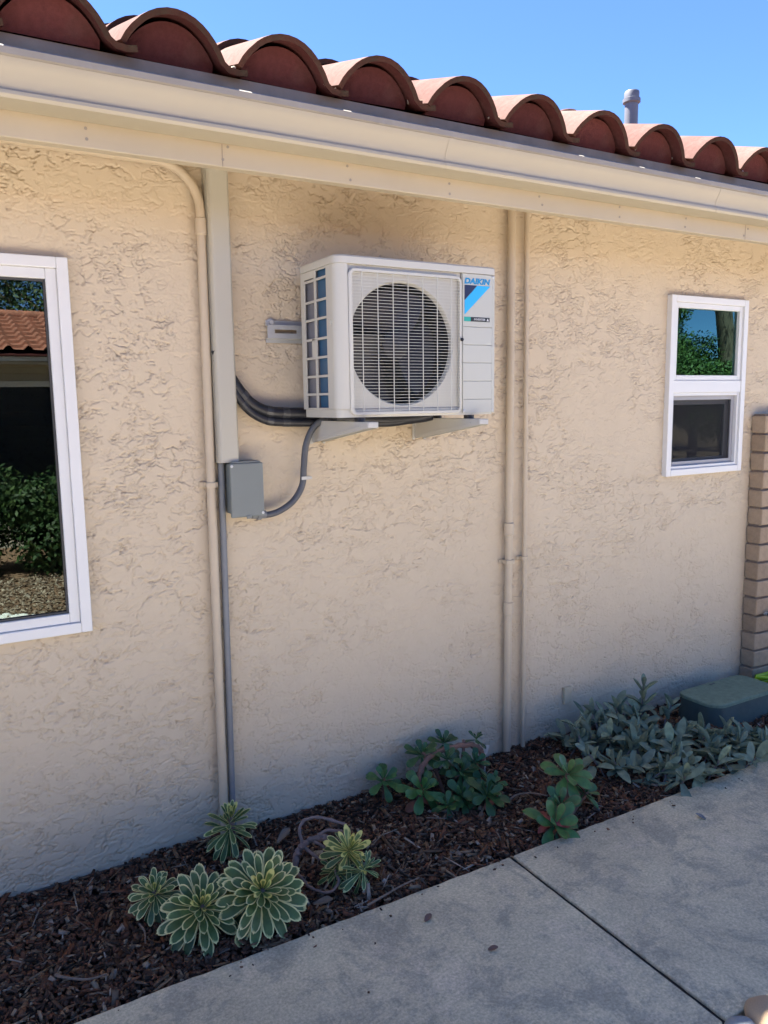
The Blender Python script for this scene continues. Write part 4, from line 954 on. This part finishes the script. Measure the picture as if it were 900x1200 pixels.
def twig(label, pts, r):
    P = smooth_path(pts, 5); b = Vector(pts[0])
    o = part('twig', G().tube(P, r, 6, radii=[r*(1-.5*i/len(P)) for i in range(len(P))]), 'twig', smooth=True); tag(o, label, 'twig')
twig('long pale twig lying on the mulch at the lower left', [(.19, -.50, .0), (.22, -.54, .006), (.27, -.575, .006), (.32, -.575, .002)], .005)
twig('thin brown stick beside the smallest striped rosette', [(.455, -.40, .004), (.46, -.45, .008), (.45, -.50, .002)], .004)
twig('pale forked stick on the mulch between the dark clump and the red tipped plant', [(1.97, -.40, .004), (2.02, -.395, .014), (2.08, -.42, .016), (2.13, -.46, .008)], .0055)
twig('grey twig along the concrete edge below the sprawling rosettes', [(1.13, -.70, .006), (1.2, -.692, .012), (1.28, -.675, .012), (1.36, -.66, .006)], .0045)
def dry_leaf(label, x, y, yaw, L):
    me = leaf_mesh('dry_leaf', [(0, .06), (.4, .2), (.7, .22), (1, .02)], 'litter', .02, .8, .25)
    o = link('dry_leaf', me, M=Matrix.Translation((x, y, .004)) @ Euler((.2, -.1, yaw)).to_matrix().to_4x4() @ Matrix.Diagonal((L, L, L, 1))); tag(o, label, 'dry leaf')
dry_leaf('curled dry leaf on the mulch right of the pipe foot', 1.02, -.19, .5, .075)
dry_leaf('curled dry leaf below the sprawling rosettes', 1.16, -.665, 1.5, .06)
dry_leaf('withered leaf right under the largest rosette', .98, -.60, -.6, .07)
def scrap(label, x, y, yaw, L, mat='redstem'):
    me = leaf_mesh('leaf_scrap', [(0, .1), (.3, .28), (.6, .3), (.85, .16), (1, .02)], mat, .03, .5, .2)
    o = link('leaf_scrap', me, M=Matrix.Translation((x, y, .003)) @ Euler((.15, -.08, yaw)).to_matrix().to_4x4() @ Matrix.Diagonal((L, L, L, 1))); tag(o, label, 'leaf scrap')
scrap('dark dry leaf lying alone on the far right part of the concrete', 2.542, -.923, 1.9, .042, 'greypvc')
scrap('small dark leaf scrap on the left slab nearest the mulch edge', 1.252, -.865, .4, .035)
scrap('small dark leaf scrap in the middle of the left slab', 1.346, -1.074, -.5, .032)

# stones at the outer edge of the walkway
def stone(name, label, c, s, mat, seed, rz=0):
    bm = bmesh.new(); bmesh.ops.create_icosphere(bm, subdivisions=3, radius=1)
    from mathutils import noise as mn
    for v in bm.verts: v.co *= 1 + .13*mn.noise(v.co*1.3+Vector((seed, 0, 0))) + .03*mn.noise(v.co*4+Vector((seed, 3, 0)))
    me = bpy.data.meshes.new(name); bm.to_mesh(me); bm.free(); me.materials.append(MAT[mat]); me.polygons.foreach_set('use_smooth', [True]*len(me.polygons))
    o = link(name, me, M=Matrix.Translation(c) @ Euler((0, 0, rz)).to_matrix().to_4x4() @ Matrix.Diagonal((*s, 1))); return o
tag(stone('stone', '', (1.838, -1.664, -.012), (.070, .055, .050), 'stone_tan', 2, .4), 'tan rounded stone at the walkway edge with a sunlit side', 'stone')
tag(stone('stone', '', (1.742, -1.655, -.012), (.05, .038, .032), 'stone_blue', 5, -.2), 'blue grey rounded stone at the outer end of the concrete joint', 'stone')
rs = random.Random(31)
for k in range(60):
    x = rs.uniform(.25, .62); y = rs.uniform(-4.25, -3.75)
    tag(stone('white_rock', '', (x, y, -.045), (rs.uniform(.02, .06), rs.uniform(.02, .05), rs.uniform(.015, .035)), 'whiterock', k, rs.uniform(0, 3)), 'white rock on the bark across the walkway', 'rock', 'white rocks across the walkway')
co = chips(5200, -1.2, 1.8, -5.7, -3.56, lambda x, y: x*0-.05, (.02, .06), (.012, .03), (.004, .01), 311, .4)
o = chip_obj('far_bark', co, 'litter'); tag(o, 'brown bark chips across the walkway below the mirrored shrub', 'bark chips', kind='stuff')
co = chips(3500, -2, 6, -3.54, -1.63, lambda x, y: x*0-.052, (.012, .03), (.01, .022), (.006, .012), 309, .4)
o = chip_obj('gravel', co, 'gravel'); tag(o, 'tan gravel and chips on the far side of the walkway', 'gravel', kind='stuff')

# ------------------------------------------------------------------ across the walkway (seen mirrored in the panes; lit ground and facade)
def cloud(n, blobs, size, seed, flatten=1.0):
    r = np.random.default_rng(seed); k = r.choice(len(blobs), n, p=np.array([b[3]**2 for b in blobs])/sum(b[3]**2 for b in blobs))
    B = np.array(blobs)[k]; d = r.normal(size=(n, 3)); d /= np.linalg.norm(d, axis=1)[:, None]
    rad = B[:, 3:4]*r.uniform(.55, 1.05, (n, 1))
    p = B[:, :3] + d*rad*np.array([1, 1, flatten])
    u = r.normal(size=(n, 3)); u /= np.linalg.norm(u, axis=1)[:, None]; w = np.cross(u, d); w /= np.linalg.norm(w, axis=1)[:, None]+1e-9
    s = size*r.uniform(.6, 1.3, (n, 1))
    return np.stack([p-u*s, p+w*s*.45, p+u*s, p-w*s*.45], 1).reshape(-1, 3)
def quads(name, co, mat, parent):
    n = len(co)//4; q = np.arange(4*n, dtype=np.int32); me = bpy.data.meshes.new(name); me.vertices.add(4*n); me.vertices.foreach_set('co', co.astype(np.float32).ravel())
    me.loops.add(4*n); me.loops.foreach_set('vertex_index', q); me.polygons.add(n); me.polygons.foreach_set('loop_start', np.arange(0, 4*n, 4, dtype=np.int32)); me.update(calc_edges=True); me.materials.append(MAT[mat])
    return link(name, me, parent)
def shrub(label, x0, x1, y, h, seed, n=9000):
    r = random.Random(seed); t = thing('shrub', label, 'shrub', ((x0+x1)/2, y, -.1))
    bl = [(r.uniform(x0, x1), y+r.uniform(-.3, .3), r.uniform(.1, h*.72), r.uniform(.25, .42)) for _ in range(22)]
    quads('foliage', cloud(n, bl, .03, seed), 'hedgeleaf', t)
    for k in range(5): part('stem', G().tube([(x0+(k+.5)*(x1-x0)/5, y, -.1), (bl[k][0], bl[k][1], bl[k][2])], .02, 6), 'trunk', t)
shrub('dense dark green shrub across the walkway, mirrored in the left window', -.6, 1.6, -6.0, 1.4, 61, 22000)
shrub('low green shrub across the walkway, left of the mirrored one', -3.4, -1.0, -6.1, 1.1, 62)
shrub('low green shrub in the gravel across from the right window', 5.4, 6.6, -4.6, .9, 63)
def tree(label, x, y, h, rad, seed, n=6000, lean=0, mat='treeleaf', sz=.05, tr=.14):
    r = random.Random(seed); t = thing('tree', label, 'tree', (x, y, -.1))
    top = (x+lean, y, h*.72)
    part('trunk', G().tube(smooth_path([(x, y, -.15), (x+lean*.3, y+.05, h*.3), (x+lean*.7, y, h*.55), top], 4), tr, 10, radii=[tr*(1-.6*i/12) for i in range(13)]), 'trunk', t, smooth=True)
    bl = []
    for k in range(11):
        a = r.uniform(0, 2*PI); q = r.uniform(.15, .85)*rad
        c = (x+lean+q*math.cos(a), y+q*math.sin(a), h*r.uniform(.5, .95)); bl.append((*c, rad*r.uniform(.26, .45)))
        part('limb', G().tube([(x+lean*.7, y, h*.5), ((x+lean*.8+c[0])/2, (y+c[1])/2, (h*.5+c[2])/2+.1), c], .04, 6, radii=[.06, .04, .02]), 'trunk', t, smooth=True)
    quads('crown', cloud(n, bl, sz, seed), mat, t)
tree('broad green tree across the walkway toward the right', 18.0, -13.2, 5.2, 1.9, 71, 15000)
tree('tall tree with a leaning trunk across the walkway', 22.4, -13.6, 11.0, 2.4, 72, 9000, lean=-1.6, tr=.35)
tree('rounded green tree far across the walkway', 21.8, -15.5, 3.7, 2.6, 73, 15000)
tree('low bushy tree in front of the far trees', 16.6, -10.4, 2.2, 1.5, 74, 15000)
tree('dark tree behind the neighbouring roof', -1.2, -13.5, 5.6, 2.6, 75, 14000, mat='hedgeleaf')
tree('dark tree behind the neighbouring roof, nearer its ridge end', 3.0, -14.0, 5.2, 2.5, 76, 14000, mat='hedgeleaf')
# neighbouring house
nb = thing('neighbour_house', 'neighbouring house with tile roof mirrored in the left window', 'house', (-1, -9.5, 0))
part('wall', G().box(-9.0, 5.2, -11.4, -7.9, -.11, 2.25), 'plaster', nb)
part('fascia', G().box(-9.4, 5.6, -7.22, -7.18, 2.185, 2.235), 'vinyl', nb, bevel=.004)
part('soffit', G().box(-9.4, 5.6, -7.9, -7.22, 2.15, 2.18), 'cream', nb)
wd = part('window', frame_g(-.35, 2.6, .55, 1.98, .07, -7.9, -7.86), 'vinyl', nb)
part('pane', G().box(-.28, 2.53, -7.895, -7.875, .62, 1.91), 'darkdoor', wd)
part('mullion', G().box(.12, .19, -7.875, -7.855, .62, 1.91), 'vinyl', wd)
part('roof_deck', G().prism([(-7.1, 2.24), (-7.1, 2.26), (-9.3, 2.86), (-11.6, 2.26), (-11.6, 2.24)], 'x', -9.4, 5.6), 'stop', nb)
vs = []; nu = int(15/.21*8); us = np.linspace(-9.4, 5.6, nu); vv = []; sl_ = math.atan(.62/2.2)
for r in range(9):
    for e in (0, 1):
        d = r*.26 + e*.26; lift = .035*(1-e)
        hgt = np.maximum(0, np.cos((us)/.21*2*PI))*.05 + lift + .02
        vv.append(np.stack([us, np.full(nu, -7.08-d*math.cos(sl_)), 2.25+d*math.sin(sl_)+hgt], -1))
vv = np.array(vv); nr = len(vv); i = np.arange(nr*nu).reshape(nr, nu); q = np.stack([i[:-1, :-1], i[:-1, 1:], i[1:, 1:], i[1:, :-1]], -1).reshape(-1, 4)
me = bpy.data.meshes.new('roof_tiles'); me.from_pydata([tuple(p) for p in vv.reshape(-1, 3)], [], [tuple(a) for a in q.tolist()]); me.materials.append(MAT['neighbour_tile']); me.update()
kind(link('roof_tiles', me, nb), 'stuff')
part('ridge', G().tube([(-9.4, -9.33, 2.92), (5.6, -9.33, 2.92)], .07, 10), 'neighbour_tile', nb, smooth=True)
